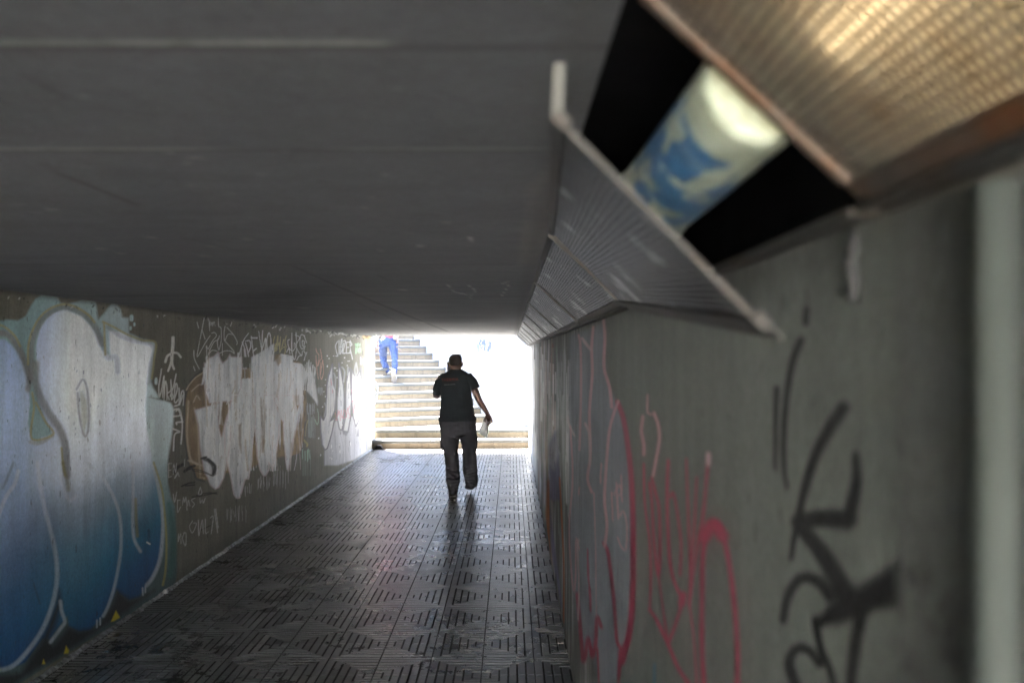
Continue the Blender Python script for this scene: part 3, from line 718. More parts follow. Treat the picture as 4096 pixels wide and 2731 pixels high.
for q in (((420, 760), (425, 880)), ((440, 720), (448, 870)), ((460, 690), (462, 760), (440, 780)), ((430, 770), (455, 730), (465, 800)), ((455, 860), (470, 840), (484, 900), (480, 1000), (460, 990), (445, 950)), ((376, 640), (372, 720)), ((284, 740), (280, 770))):
    rs(q, 4.5, PK, .75)
rs(((600, 425), (618, 480), (622, 540), (605, 640), (596, 690)), 9, PK, .9)
rs(((552, 440), (546, 500), (556, 560), (556, 600)), 13, (0.42, 0.20, 0.22), .8)
rs(((572, 350), (572, 420), (590, 430)), 6, PK, .7)
rs(((556, 640), (560, 800), (580, 960), (586, 1100), (582, 1255)), 7)
rs(((590, 700), (605, 760), (620, 830), (625, 1000), (618, 1110), (600, 980), (590, 800), (580, 720)), 9)
rs(((618, 1110), (640, 1270), (660, 1410)), 6)
rs(((660, 625), (655, 750), (658, 900), (668, 1060), (690, 1150), (722, 1212)), 12)
rs(((668, 780), (682, 765), (700, 860), (714, 980), (710, 1110)), 8)
rs(((736, 620), (742, 800), (750, 1000), (755, 1180)), 7)
rs(((780, 700), (770, 900), (755, 1100), (748, 1240)), 7)
rs(((830, 600), (822, 700), (808, 850), (785, 980), (765, 1110), (750, 1250)), 14, RD, .9, 8)
rs(((830, 600), (830, 640)), 18, (0.50, 0.35, 0.36), .8)
rs(((810, 1568), (802, 1400), (803, 1200), (806, 1040), (822, 930), (850, 885), (885, 920), (912, 1030), (936, 1200), (952, 1400), (952, 1568)), 18, RD, .95)
rs(((812, 950), (850, 895), (890, 945)), 44)
rs(((722, 1195), (716, 1230)), 26)
rs(((580, 1255), (610, 1300), (658, 1400), (700, 1500), (745, 1568)), 12, RD, .95, 17)
rs(((722, 1215), (690, 1320), (658, 1405)), 12)
rs(((752, 1250), (770, 1400), (780, 1568)), 6)
rs(((602, 1490), (600, 1568)), 10, (0.01, 0.10, 0.16))
# black tag
BK = (0.002, 0.002, 0.002)
def bs_(q, w, w1=None):
    cv.stroke(z7(*q), w / 1.02, BK, 1.0, 0.35, 0.0, w1)
bs_(((335, 40), (330, 90)), 30)
bs_(((310, 165), (275, 260), (252, 400), (240, 560), (242, 690), (255, 770)), 34, 14)
bs_(((212, 360), (207, 500), (205, 690)), 24, 14)
bs_(((485, 440), (420, 540), (365, 650), (325, 780), (298, 900), (282, 980), (270, 1060)), 54, 20)
bs_(((300, 905), (400, 895), (500, 900)), 66, 80)
bs_(((505, 900), (530, 800), (540, 720), (535, 640)), 60, 34)
bs_(((310, 930), (400, 1040), (460, 1140), (510, 1230)), 60, 90)
bs_(((238, 1310), (258, 1210), (310, 1140), (380, 1150), (430, 1210)), 34, 50)
cv.poly(z7((722, 1050), (640, 1110), (520, 1190), (430, 1240), (370, 1310), (365, 1345), (480, 1325), (620, 1270), (722, 1255)), BK, 1.0, 16, 0.0)
bs_(((570, 1230), (535, 1400), (512, 1600)), 60, 44)
bs_(((370, 1310), (390, 1420), (425, 1500), (450, 1600)), 34, 30)
bs_(((300, 1600), (262, 1490), (290, 1430), (340, 1430), (390, 1490)), 46, 34)
# smear, casting joint and dark foot
cv.mask((cv.u > 0.83) * (cv.u < 0.86) * 0.35, (0.10, 0.11, 0.10))
cv.mask((cv.u < 0.845) * 0.35, (0.115, 0.115, 0.115))
for q in range(14):
    x, y = R2.uniform(740, 960), R2.uniform(1080, 1500)
    bs2 = z7((x, y), (x + R2.uniform(-30, 30), y + R2.uniform(30, 90)))
    cv.stroke(bs2, R2.uniform(20, 50), (0.04, 0.04, 0.04), 0.35, 1)
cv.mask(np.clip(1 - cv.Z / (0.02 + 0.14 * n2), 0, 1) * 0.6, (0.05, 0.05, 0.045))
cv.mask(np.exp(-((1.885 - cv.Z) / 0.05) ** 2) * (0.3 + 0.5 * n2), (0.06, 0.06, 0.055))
back = MB().box(XR + 0.004, XR + 0.30, YBACK, 19.3, -0.1, ZC + 0.02)
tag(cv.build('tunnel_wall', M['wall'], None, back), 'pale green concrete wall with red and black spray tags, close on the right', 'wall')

# ================================================================== CEILING
yd = np.concatenate([np.linspace(YOPEN, 0.7, 20), (0.315 * FOC) / np.arange(1650, 68, -4.0)])
yd = np.concatenate([yd[yd < YEND - 0.01], [YEND]])
xx = np.linspace(XL - 0.02, XR + 0.02, 240)
P = np.empty((len(yd), len(xx), 3))
P[..., 0] = xx[None]; P[..., 1] = yd[:, None]; P[..., 2] = ZC
cv = Canvas(P, (0.088, 0.091, 0.100), P[..., 1].copy())
cv.Z = P[..., 0]
n3 = vnoise(P[..., 0] * 1.5, P[..., 1] * 9, 71) * 0.6 + vnoise(P[..., 0] * 4, P[..., 1] * 26, 72) * 0.4
cv.dry = n3
cv.mask(np.clip(n3 * 2 - 0.8, 0, 1) * 0.75 * np.clip((P[..., 1] - 2.5) / 3, 0.35, 1), (0.045, 0.055, 0.057))
cv.mask(np.clip((P[..., 1] - 5) / 9, 0, 1) * np.clip((P[..., 0] + 2.2) / 2.6, 0, 1) * 0.65, (0.20, 0.185, 0.176))  # light from the exit painted into the ceiling colour
for yj, wj, a in ((1.015, 0.011, .95), (1.54, 0.009, .8), (3.525, 0.010, .9), (5.55, .01, .4), (7.6, 0.012, .35), (9.6, .012, .35), (11.6, .015, .4), (13.6, .02, .45), (15.6, .02, .4)):
    pat = np.clip(vnoise(P[..., 0] * 5 + yj * 9, P[..., 1] * 0 + yj, 73) * 6 - 3.4, 0, 1)
    cv.mask(np.exp(-((P[..., 1] - yj) / wj) ** 2) * a * pat, (0.28, 0.28, 0.262) if yj < 5 else (0.05, 0.05, 0.05))
    cv.mask(np.exp(-((P[..., 1] - yj - wj * 1.3) / wj) ** 2) * a * 0.8, (0.035, 0.035, 0.035))
for q, wd, a in ((((100, 380), (200, 425), (315, 472)), 5, .8), (((680, 615), (800, 668), (900, 710), (1030, 762)), 3, .75), (((862, 612), (870, 632), (930, 670)), 2, .6), (((420, 545), (560, 580)), 3, .25), (((820, 695), (960, 760)), 2, .5), (((50, 175), (110, 200), (150, 225)), 16, .35)):
    cv.stroke(zv(*q), wd * 1.8, (0.03, 0.03, 0.03), min(1, a * 1.15), 0.7)
for q, wd in ((((1075, 655), (1092, 668), (1080, 680), (1088, 690)), 2), (((1152, 652), (1170, 648), (1160, 668), (1150, 682)), 2), (((1020, 640), (1040, 668), (1070, 676)), 1.5), (((1080, 545), (1095, 578)), 2)):
    cv.stroke(zv(*q), wd * 1.7, (0.36, 0.35, 0.34), 0.7, 0.6)
for k in range(90):
    x, y = R2.uniform(0, 1150), R2.uniform(200, 745)
    cv.stroke(zv((x, y), (x + R2.uniform(6, 24), y + R2.uniform(-1, 2))), R2.uniform(3, 8), (0.30, 0.29, 0.28) if R2.random() < .5 else (0.05, .05, .05), R2.uniform(.2, .6), 0.8)
strip = zv((1215, 425), (1262, 380), (1270, 520), (1232, 606), (1192, 606), (1200, 520))
cv.poly(strip, (0.17, 0.15, 0.142), 0.55, 14, dry=0.35)
cv.mask(np.exp(-((P[..., 0] - 0.07) / 0.03) ** 2) * 0.55, (0.05, 0.05, 0.05))
slab = MB().box(XL - 0.3, XR + 0.3, YOPEN, YEND, ZC + 0.004, 2.84)
tag(cv.build('ceiling', M['ceil'], None, slab, (0.3, 0.3, 0.28)), 'low grey painted concrete tunnel ceiling', kind='structure')
# ================================================================== FLOOR: raised ribs of the square paving slabs
def tile_mat():
    m, n, bs, L = mat_base('ribbed_paving')
    g = nd(n, 'NewGeometry')
    sp = nd(n, 'SeparateXYZ'); L(g.outputs['Position'], sp.inputs[0])
    big = noise_tex(n, L, 0.9, 5, 0.65)
    mid = noise_tex(n, L, 7, 5, 0.7)
    fine = noise_tex(n, L, 60, 4, 0.7)
    # every slab has its own tone
    sc = nd(n, 'Vector' + 'Math', operation='MULTIPLY_ADD')
    L(g.outputs['Position'], sc.inputs[0]); sc.inputs[1].default_value = (3.407,) * 3; sc.inputs[2].default_value = (20.562, 1.54, 50.5)
    fl = nd(n, 'VectorMath', operation='FLOOR'); L(sc.outputs[0], fl.inputs[0])
    wn = nd(n, 'TexWhiteNoise', noise_dimensions='2D'); L(fl.outputs[0], wn.inputs['Vector'])
    base = ramp(n, L, mid.outputs[0], [(0.25, (0.095, 0.088, 0.083)), (0.55, (0.132, 0.124, 0.117)), (0.8, (0.18, 0.171, 0.162))])
    t1 = ramp(n, L, wn.outputs[0], [(0.0, 0.78), (1.0, 1.15)])
    t2 = ramp(n, L, big.outputs[0], [(0.3, 0.68), (0.7, 1.15)])
    t3 = ramp(n, L, fine.outputs[0], [(0.3, 0.75), (0.7, 1.1)])
    c = base
    for t in (t1, t2, t3):
        c = mixc(n, L, c.outputs[0], t.outputs[0], 1, 'MULTIPLY')
    gum = noise_tex(n, L, 19, 1, 0.4)
    gm_ = ramp(n, L, gum.outputs[0], [(0.215, 0.7), (0.23, 0.0)])
    c = mixc(n, L, c.outputs[0], (0.022, 0.020, 0.018), gm_.outputs[0])
    # grime that has gathered along both walls
    wl_ = nd(n, 'Math', operation='ADD'); L(sp.outputs['X'], wl_.inputs[0]); wl_.inputs[1].default_value = 1.105
    wa = nd(n, 'Math', operation='ABSOLUTE'); L(wl_.outputs[0], wa.inputs[0])
    wb = nd(n, 'MapRange'); wb.inputs['From Min'].default_value = 1.12; wb.inputs['From Max'].default_value = 1.46; L(wa.outputs[0], wb.inputs[0])
    wc = nd(n, 'Math', operation='MULTIPLY'); L(wb.outputs[0], wc.inputs[0]); wc.inputs[1].default_value = 0.55
    c = mixc(n, L, c.outputs[0], (0.030, 0.027, 0.023), wc.outputs[0])
    lo = nd(n, 'MapRange'); lo.inputs['From Min'].default_value = -0.0014; lo.inputs['From Max'].default_value = -0.0004
    L(sp.outputs['Z'], lo.inputs[0])
    c = mixc(n, L, (0.040, 0.037, 0.034), c.outputs[0], lo.outputs[0])
    L(c.outputs[0], bs.inputs['Base Color'])
    rr = ramp(n, L, mid.outputs[0], [(0.3, 0.185), (0.75, 0.365)])
    r2 = ramp(n, L, big.outputs[0], [(0.35, 0.0), (0.7, 0.10)])
    ad = nd(n, 'Math', operation='ADD'); L(rr.outputs[0], ad.inputs[0]); L(r2.outputs[0], ad.inputs[1])
    up = nd(n, 'Math', operation='SUBTRACT'); up.inputs[0].default_value = 1.0; L(lo.outputs[0], up.inputs[1])
    mx = nd(n, 'Math', operation='MAXIMUM'); L(ad.outputs[0], mx.inputs[0]); L(up.outputs[0], mx.inputs[1])
    L(mx.outputs[0], bs.inputs['Roughness'])
    b1 = bump(n, L, bs, fine.outputs[0], 0.15, 0.0015)
    bump(n, L, bs, mid.outputs[0], 0.14, 0.006, b1)
    return m
M['tile'] = tile_mat()
TP, CX0, CY0 = 0.587, -0.165, 6.593
tile = MB()
def rib(outer, top):
    b = len(tile.v)
    k = len(outer)
    tile.v += [(x, y, -0.0065) for x, y in outer] + [(x, y, 0.0) for x, y in top]
    tile.f.append(tuple(b + k + i for i in range(k)))
    tile.f += [(b + i, b + (i + 1) % k, b + k + (i + 1) % k, b + k + i) for i in range(k)]
e = 0.0016
for iy in range(-25, 21):
    for ix in range(-4, 2):
        cx, cy = CX0 + ix * TP, CY0 + iy * TP
        if cy > YEND + 0.2 or cy < YOPEN - 0.2 or cx - 0.3 > XR or cx + 0.3 < XL:
            continue
        jx, jy = R2.uniform(-.001, .001), R2.uniform(-.001, .001)
        for sxn in (1, -1):
            for syn in (1, -1):
                for k in range(6):
                    a, b = 0.0489 * k + (0.0044 if k else 0.003), 0.0489 * (k + 1) - (0.0044 if k < 5 else 0.0025)
                    ay, by = 0.0489 * k + (0.0060 if k else 0.003), 0.0489 * (k + 1) - (0.0060 if k < 5 else 0.0035)
                    g = 0.0026
                    if k == 0:
                        o = [(g, g), (b, g), (b, by), (g, by)]
                        t = [(g + e, g + e), (b - e, g + e), (b - e, by - e), (g + e, by - e)]
                    else:
                        o = [(a, g), (b, g), (b, by), (g, by), (g, ay), (a, ay)]
                        t = [(a + e, g + e), (b - e, g + e), (b - e, by - e), (g + e, by - e), (g + e, ay + e), (a + e, ay + e)]
                    o = [(cx + jx + sxn * x, cy + jy + syn * y) for x, y in o]
                    t = [(cx + jx + sxn * x, cy + jy + syn * y) for x, y in t]
                    if sxn * syn < 0:
                        o.reverse(); t.reverse()
                    rib(o, t)
tile.box(XL - 0.2, XR + 0.2, YOPEN - 0.35, YEND + 0.3, -0.12, -0.006)
tag(tile.build('floor', M['tile'], recalc=False), 'dark ribbed square paving slabs of the underpass', kind='structure')

# crusted mortar fillet along the foot of the left wall
fil = MB()
nf = 900
ys = np.linspace(1.0, 18.1, nf)
vs = []
for y in ys:
    a = 0.018 + 0.010 * mnoise.noise((y * 6, 0, 3)) + 0.010 * mnoise.noise((y * 23, 5, 3))
    h = 0.018 + 0.010 * mnoise.noise((y * 5, 9, 3)) + 0.010 * mnoise.noise((y * 27, 2, 3))
    vs += [(XL, y, h), (XL + a * 0.45, y, h * 0.75), (XL + a, y, 0.004), (XL + a + .004, y, -0.006)]
fs = [(i * 4 + k, i * 4 + k + 1, i * 4 + k + 5, i * 4 + k + 4) for i in range(nf - 1) for k in range(3)]
fil.add(vs, fs)
M['fillet'] = simple('crusted_mortar', (0.26, 0.265, 0.27), 0.6, 0.2, 0.6, 22, 0.6, 0.004, 90, col2=(0.04, 0.04, 0.04))
lw = [o for o in COL.objects if o.name == 'tunnel_wall'][0]
fil.build('mortar_fillet', M['fillet'], lw)['label'] = 'pale crusted mortar strip along the foot of the wall'

# ================================================================== STAIRS AND THE BRIGHT STAIRWELL
def stone(name, col, joint):
    m, n, bs, L = mat_base(name)
    t = noise_tex(n, L, 3, 6, 0.7); f = noise_tex(n, L, 70, 3, 0.7)
    v = noise_tex(n, L, 10, 4, 0.7, stretch=(1, 1, 0.3))
    c = ramp(n, L, t.outputs[0], [(0.3, tuple(x * 0.8 for x in col)), (0.7, col)])
    k = ramp(n, L, f.outputs[0], [(0.3, 0.72), (0.7, 1.1)])
    c2 = mixc(n, L, c.outputs[0], k.outputs[0], 1, 'MULTIPLY')
    if joint:
        s = ramp(n, L, v.outputs[0], [(0.32, 0.42), (0.5, 1.0)])
        c2 = mixc(n, L, c2.outputs[0], s.outputs[0], 0.6, 'MULTIPLY')
    L(c2.outputs[0], bs.inputs['Base Color'])
    bs.inputs['Roughness'].default_value = 0.8
    bump(n, L, bs, f.outputs[0], 0.3, 0.003)
    return m
M['riser'] = stone('cream_limestone', (0.128, 0.102, 0.070), True)
M['tread'] = stone('grey_granite', (0.060, 0.062, 0.059), False)
M['paint_grey'] = simple('worn_grey_paint', (0.16, 0.18, 0.18), 0.45, 0.3, 0.4, 20)

def step_parts(parent, loc, M4, width, depth, z0, z1, seed):
    """cream riser blocks with a granite tread slab; local x runs along the nose towards the right"""
    r = random.Random(seed)
    rb = MB()
    x = -width
    while x < -0.02:
        bw = min(-x, r.choice((0.42, 0.5, 0.56)))
        if x == -width: bw *= r.uniform(0.3, 0.9)
        if -x - bw < 0.1: bw = -x
        rb.box(x + 0.003, x + bw - 0.003, 0.014 + r.uniform(0, .002), depth, z0, z1 - 0.055, M4)
        x += bw
    rb.box(-width, 0, 0.020, depth - 0.002, z0 - 0.002, z1 - 0.056, M4)
    o = shift(rb, loc).build('step', M['riser'], parent)
    tb = MB()
    x = -width
    while x < -0.02:
        bw = min(-x, r.uniform(0.9, 1.4))
        if -x - bw < 0.3: bw = -x
        tb.box(x + 0.0015, x + bw - 0.0015, 0.0, depth, z1 - 0.0545, z1, M4)
        x += bw
    shift(tb, loc).build('tread', M['tread'], o, bevel=0.004)
    return o

# two straight steps right across the mouth
A1 = math.radians(4)
low = empty('low_steps', (-1.1, 18.2, 0), 'two long stone steps straight across the tunnel exit', 'steps')
for k, y in ((1, 18.15), (2, 18.58)):
    T = Matrix.Translation((XR - 0.012, y + 0.17, 0)) @ Matrix.Rotation(A1, 4, 'Z')
    step_parts(low, low.location, T, 2.95, 0.44 if k == 1 else 0.5, -0.05, k * RISE, 40 + k)
ld = MB().prism([(XL - 0.6, 18.95), (XR - 0.01, 19.15), (XR + 0.3, 19.6), (-0.2, 21.2), (-3.4, 19.2)], 0.1, 2 * RISE - 0.004)
shift(ld, low.location).build('landing', M['tread'], low)

RE0 = Vector((-0.476, 20.52, 0))
flight = empty('upper_flight', (-1.9, 19.8, 2 * RISE), 'long sunlit stone staircase climbing away to the left beyond the exit', 'stairs')
NS = 18
for k in range(3, NS + 1):
    p = RE0 + UPW * (GO * (k - 3))
    T = Matrix.Translation(p) @ Matrix.Rotation(TH, 4, 'Z')
    step_parts(flight, flight.location, T, 3.05, GO + 0.03, max(0.1, (k - 2) * RISE - 0.05), k * RISE, 60 + k)
TOP = NS * RISE

# white rendered wall on the right of the stairs, with washed-out spray tags
E0 = RE0 - UPW * 1.46 + NOSE * 0.005
E1 = RE0 + UPW * 7.0 + NOSE * 0.005
L1 = (E1 - E0).length
us = np.linspace(0, L1, 800)
zs = np.linspace(0.2, 4.0, 480)
P = np.empty((len(us), len(zs), 3))
P[..., 0] = E0.x + (E1.x - E0.x) * us[:, None] / L1
P[..., 1] = E0.y + (E1.y - E0.y) * us[:, None] / L1
P[..., 2] = zs[None]
cv = Canvas(P, (0.18, 0.18, 0.179), np.repeat(us[:, None], len(zs), 1))
BL, YO = (0.008, 0.014, 0.075), (0.125, 0.050, 0.006)
for q in (((265, 190), (278, 300), (290, 400), (300, 270), (355, 125)), ((330, 275), (365, 240), (345, 195), (322, 260), (345, 340), (375, 300)), ((385, 170), (375, 270), (405, 190), (420, 180), (400, 280), (395, 400)), ((395, 280), (415, 240), (425, 270), (415, 360), (430, 375)), ((470, 240), (500, 220), (490, 300), (460, 360), (475, 390), (500, 330), (520, 250), (500, 220)), ((478, 300), (470, 400)), ((520, 220), (515, 350))):
    cv.stroke(z3(*q), 4.2, BL, 0.95, 0.5)
for q, wd in ((((540, 290), (570, 390), (605, 460), (655, 600)), 3), (((625, 250), (600, 450)), 2.4), (((610, 430), (690, 340), (760, 220)), 3), (((765, 170), (725, 290)), 3), (((755, 320), (750, 380), (780, 370), (760, 410)), 4), (((770, 400), (765, 540), (795, 670), (835, 610), (860, 480)), 4), (((870, 180), (935, 200), (905, 290), (885, 390)), 3), (((890, 390), (960, 290), (1000, 220), (980, 340), (985, 540)), 3), (((1040, 290), (1090, 340), (1140, 410)), 3.4), (((720, 420), (740, 640)), 2), (((850, 110), (910, 190)), 2.4), (((915, 735), (1030, 705), (1160, 655)), 5), (((1060, 690), (1130, 640)), 3), (((610, 910), (740, 885), (985, 865)), 4)):
    cv.stroke(z3(*q), wd * 1.5, YO, 0.8, 0.6, dry=0.12)
for q in (((1140, 1325), (1225, 1355)), ((665, 1355), (690, 1365)), ((375, 750), (470, 780)), ((478, 800), (490, 790)), ((118, 570), (130, 582)), ((215, 150), (222, 165)), ((130, 230), (140, 245))):
    cv.stroke(z3(*q), 3.4, (0.03, 0.022, 0.022), 0.85, 0.6)
n4 = vnoise(cv.u * 2, cv.Z * 1.5, 81) * 0.6 + vnoise(cv.u * 8, cv.Z * 3, 82) * 0.4
cv.mask(np.clip(n4 * 2 - 0.9, 0, 1) * 0.25, (0.55, 0.55, 0.54))
bk = MB().prism([tuple(p) for p in (E0 + NOSE * 0.004, E1 + NOSE * 0.004, E1 + NOSE * 0.30, E0 + NOSE * 0.45)], 0.0, 4.0)
tag(cv.build('stairwell_wall', M['white_wall'], None, bk, (0.7, 0.7, 0.7)), 'white rendered wall with blue and orange scrawls, right of the sunlit stairs', 'wall')

# left flank of the stairwell: end pier of the tunnel wall and retaining wall up the stairs
LE = RE0 - NOSE * 3.06
fl = MB()
fl.prism([(XL - 0.01, 18.5), tuple(LE - UPW * 0.25)[:2], tuple(LE + UPW * 5.2)[:2], tuple(LE + UPW * 5.2 - NOSE * 0.3)[:2], tuple(LE - UPW * 0.2 - NOSE * 0.35)[:2], (XL - 0.3, 18.5)], 0.0, 2.95)
M['cream'] = simple('cream_rendered_wall', (0.72, 0.71, 0.67), 0.9, 0, 0.2, 4, 0.3, 0.003, 60)
tag(fl.build('retaining_wall', M['cream']), 'pale rendered retaining wall along the left side of the stairs', 'wall')

# upper street level around the stairwell
gm = simple('street_paving', (0.24, 0.23, 0.21), 0.9, 0, 0.3, 2)
g = MB()
tl = LE + UPW * 5.2; tr = RE0 + UPW * (GO * (NS - 2)) + NOSE * 0.3
for poly in ([(-60, YEND), (XL - 0.3, YEND), (XL - 0.3, 18.5), tuple(LE - UPW * .2 - NOSE * .35)[:2], tuple(tl - NOSE * .3)[:2], (-60, 60)],
             [(XR + 0.30, YEND), (60, YEND), (60, 60), tuple(E1 + NOSE * .3)[:2], tuple(E0 + NOSE * .45)[:2]],
             [(-60, 60), tuple(tl - NOSE * .3)[:2], tuple(tl)[:2], tuple(RE0 + UPW * (GO * (NS - 2)) - NOSE * 3.06)[:2], tuple(RE0 + UPW * (GO * (NS - 2)))[:2], tuple(E1)[:2], (60, 60)],
             [(-60, -60), (60, -60), (60, YBACK), (-60, YBACK)],
             [(-60, YBACK), (XL - 0.3, YBACK), (XL - 0.3, YEND), (-60, YEND)],
             [(XR + 0.3, YBACK), (60, YBACK), (60, YEND), (XR + 0.3, YEND)]):
    g.prism(poly, TOP - 0.2, TOP)
tag(g.build('ground', gm), 'paved street level above the underpass', kind='structure')
# unseen pale ramp behind the viewer, added to bounce sunlight into the tunnel
rp = MB()
rp.add([(XL - .01, YOPEN - .3, -0.004), (XR + .01, YOPEN - .3, -0.004), (XR + .01, YBACK, TOP - .002), (XL - .01, YBACK, TOP - .002)], [(0, 1, 2, 3)])
rp.box(XL - 0.3, XL, YBACK, YOPEN - 0.002, ZC + 0.022, TOP + 0.25).box(XR, XR + 0.3, YBACK, YOPEN - 0.002, ZC + 0.022, TOP + 0.02)
tag(rp.build('ramp', M['cream']), 'unseen pale ramp added behind the viewer to throw light into the underpass', kind='structure')

# handrail loop by the exit
hp = [(-2.54, 17.45, 0.775), (-2.50, 17.52, 0.775), (-2.475, 17.75, 0.81), (-2.462, 18.05, 0.90), (-2.455, 18.15, 1.00), (-2.455, 18.17, 1.12), (-2.465, 18.13, 1.19), (-2.49, 18.05, 1.225), (-2.54, 17.98, 1.235)]
hp = [tuple(p) for p in catmull(hp, 8)]
hr = MB().tube(hp, 0.021, 12)
hm = simple('galvanised_rail', (0.45, 0.48, 0.50), 0.4, 0.7, 0.3, 12)
hb = shift(hr, hp[0]).build('handrail', hm, None, True)
hb.location = hp[0]
tag(hb, 'curved grey metal handrail loop fixed to the left wall at the exit', 'handrail')
for p in (hp[0], hp[-1]):
    fl2 = MB()
    fl2.tube([(XL - 0.002, p[1], p[2]), (XL + 0.008, p[1], p[2])], 0.045, 16)
    shift(fl2, hp[0]).build('wall_plate', hm, hb, True)

# black drain mouth at the left foot of the first step
dr = MB()
dm = simple('black_rubber_pipe', (0.008, 0.008, 0.008), 0.7, 0, 0.3, 30)
ca = [(math.cos(t), math.sin(t)) for t in np.linspace(0, math.pi, 15)]
vs = []
for y, r in ((18.02, 0.070), (18.02, 0.084), (18.16, 0.084), (18.16, 0.070)):
    vs += [(r * c, y - 18.09, r * s + 0.001) for c, s in ca]
fs = []
for q in range(4):
    a, b = q * 15, ((q + 1) % 4) * 15
    fs += [(a + i, a + i + 1, b + i + 1, b + i) for i in range(14)]
dr.add(vs, fs)
d_ = dr.build('drain_pipe', dm, None, True)
d_.location = (-2.42, 18.09, 0)
tag(d_, 'half round black drain mouth at the left foot of the first step', 'drain')
MB().add([(0.07 * c, 0.03, 0.07 * s) for c, s in ca], [tuple(range(15))]).build('drain_shade_sheet', dm, d_)  # black sheet standing in for the darkness inside the mouth

# ================================================================== LIGHT HOUSINGS along the right-hand corner of the ceiling
def mesh_metal(name, col, rust, rough=0.42, rs=0.5, spray=False, mt=0.85):
    m, n, bs, L = mat_base(name)
    t = noise_tex(n, L, 4, 6, 0.75); f = noise_tex(n, L, 40, 4, 0.7)
    c = ramp(n, L, f.outputs[0], [(0.3, tuple(x * 0.7 for x in col)), (0.7, col)])
    k = ramp(n, L, t.outputs[0], [(rs, 0.0), (rs + 0.2, 1.0)])
    r = ramp(n, L, f.outputs[0], [(0.3, tuple(x * 0.5 for x in rust)), (0.7, rust)])
    x = mixc(n, L, c.outputs[0], r.outputs[0], k.outputs[0])
    if spray:        # streaks of pale overspray across the mesh
        sp_ = noise_tex(n, L, 3.2, 4, 0.6, stretch=(2.2, 0.9, 1), coord='Object')
        sk = ramp(n, L, sp_.outputs[0], [(0.56, 0.0), (0.64, 0.8)])
        x = mixc(n, L, x.outputs[0], (0.27, 0.265, 0.27), sk.outputs[0])
    L(x.outputs[0], bs.inputs['Base Color'])
    q = nd(n, 'Math', operation='SUBTRACT'); q.inputs[0].default_value = mt; L(k.outputs[0], q.inputs[1]); q.use_clamp = True
    L(q.outputs[0], bs.inputs['Metallic'])
    bs.inputs['Roughness'].default_value = rough
    bs.inputs['Specular IOR Level'].default_value = 0.12
    return m
M['perf'] = mesh_metal('perforated_steel', (0.014, 0.014, 0.014), (0.010, 0.009, 0.008), 0.42, 0.50, True, 0.6)
M['perf_rust'] = mesh_metal('rusty_perforated_steel', (0.12, 0.115, 0.10), (0.085, 0.052, 0.032), 0.55, 0.45, False, 0.5)
M['edge'] = mesh_metal('steel_edge', (0.050, 0.049, 0.047), (0.052, 0.036, 0.024), 0.65, 0.47, False, 0.25)
M['rust_edge'] = mesh_metal('rusty_steel_edge', (0.10, 0.088, 0.076), (0.10, 0.045, 0.02), 0.6, 0.42)
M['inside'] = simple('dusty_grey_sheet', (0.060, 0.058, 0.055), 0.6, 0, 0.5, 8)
M['lit_in'] = simple('lit_white_sheet', (0.60, 0.56, 0.47), 0.6, 0, 0.4, 8)  # lit copy of the housing sheet, whitened to spread the lamp glow
m, n, bs, L = mat_base('added_diffuser')  # for the extra sheet that blurs the lit lamp
t = noise_tex(n, L, 5, 5, 0.7)
k = ramp(n, L, t.outputs[0], [(0.3, (0.24, 0.185, 0.12)), (0.7, (0.54, 0.48, 0.37))])
tr = nd(n, 'BsdfTranslucent'); dfu = nd(n, 'BsdfDiffuse'); mx = nd(n, 'MixShader')
L(k.outputs[0], tr.inputs[0]); L(k.outputs[0], dfu.inputs[0]); mx.inputs[0].default_value = 0.45
L(tr.outputs[0], mx.inputs[1]); L(dfu.outputs[0], mx.inputs[2])
L(mx.outputs[0], n.nodes['Material Output'].inputs[0])
M['diff'] = m
M['dark_in'] = simple('shade_black_sheet', (0.006, 0.006, 0.0065), 0.9, 0, 0.4, 8)  # shaded copy: near black colour stands for shade inside the open housing
M['dark_in'].node_tree.nodes['Principled BSDF'].inputs['Specular IOR Level'].default_value = 0.0

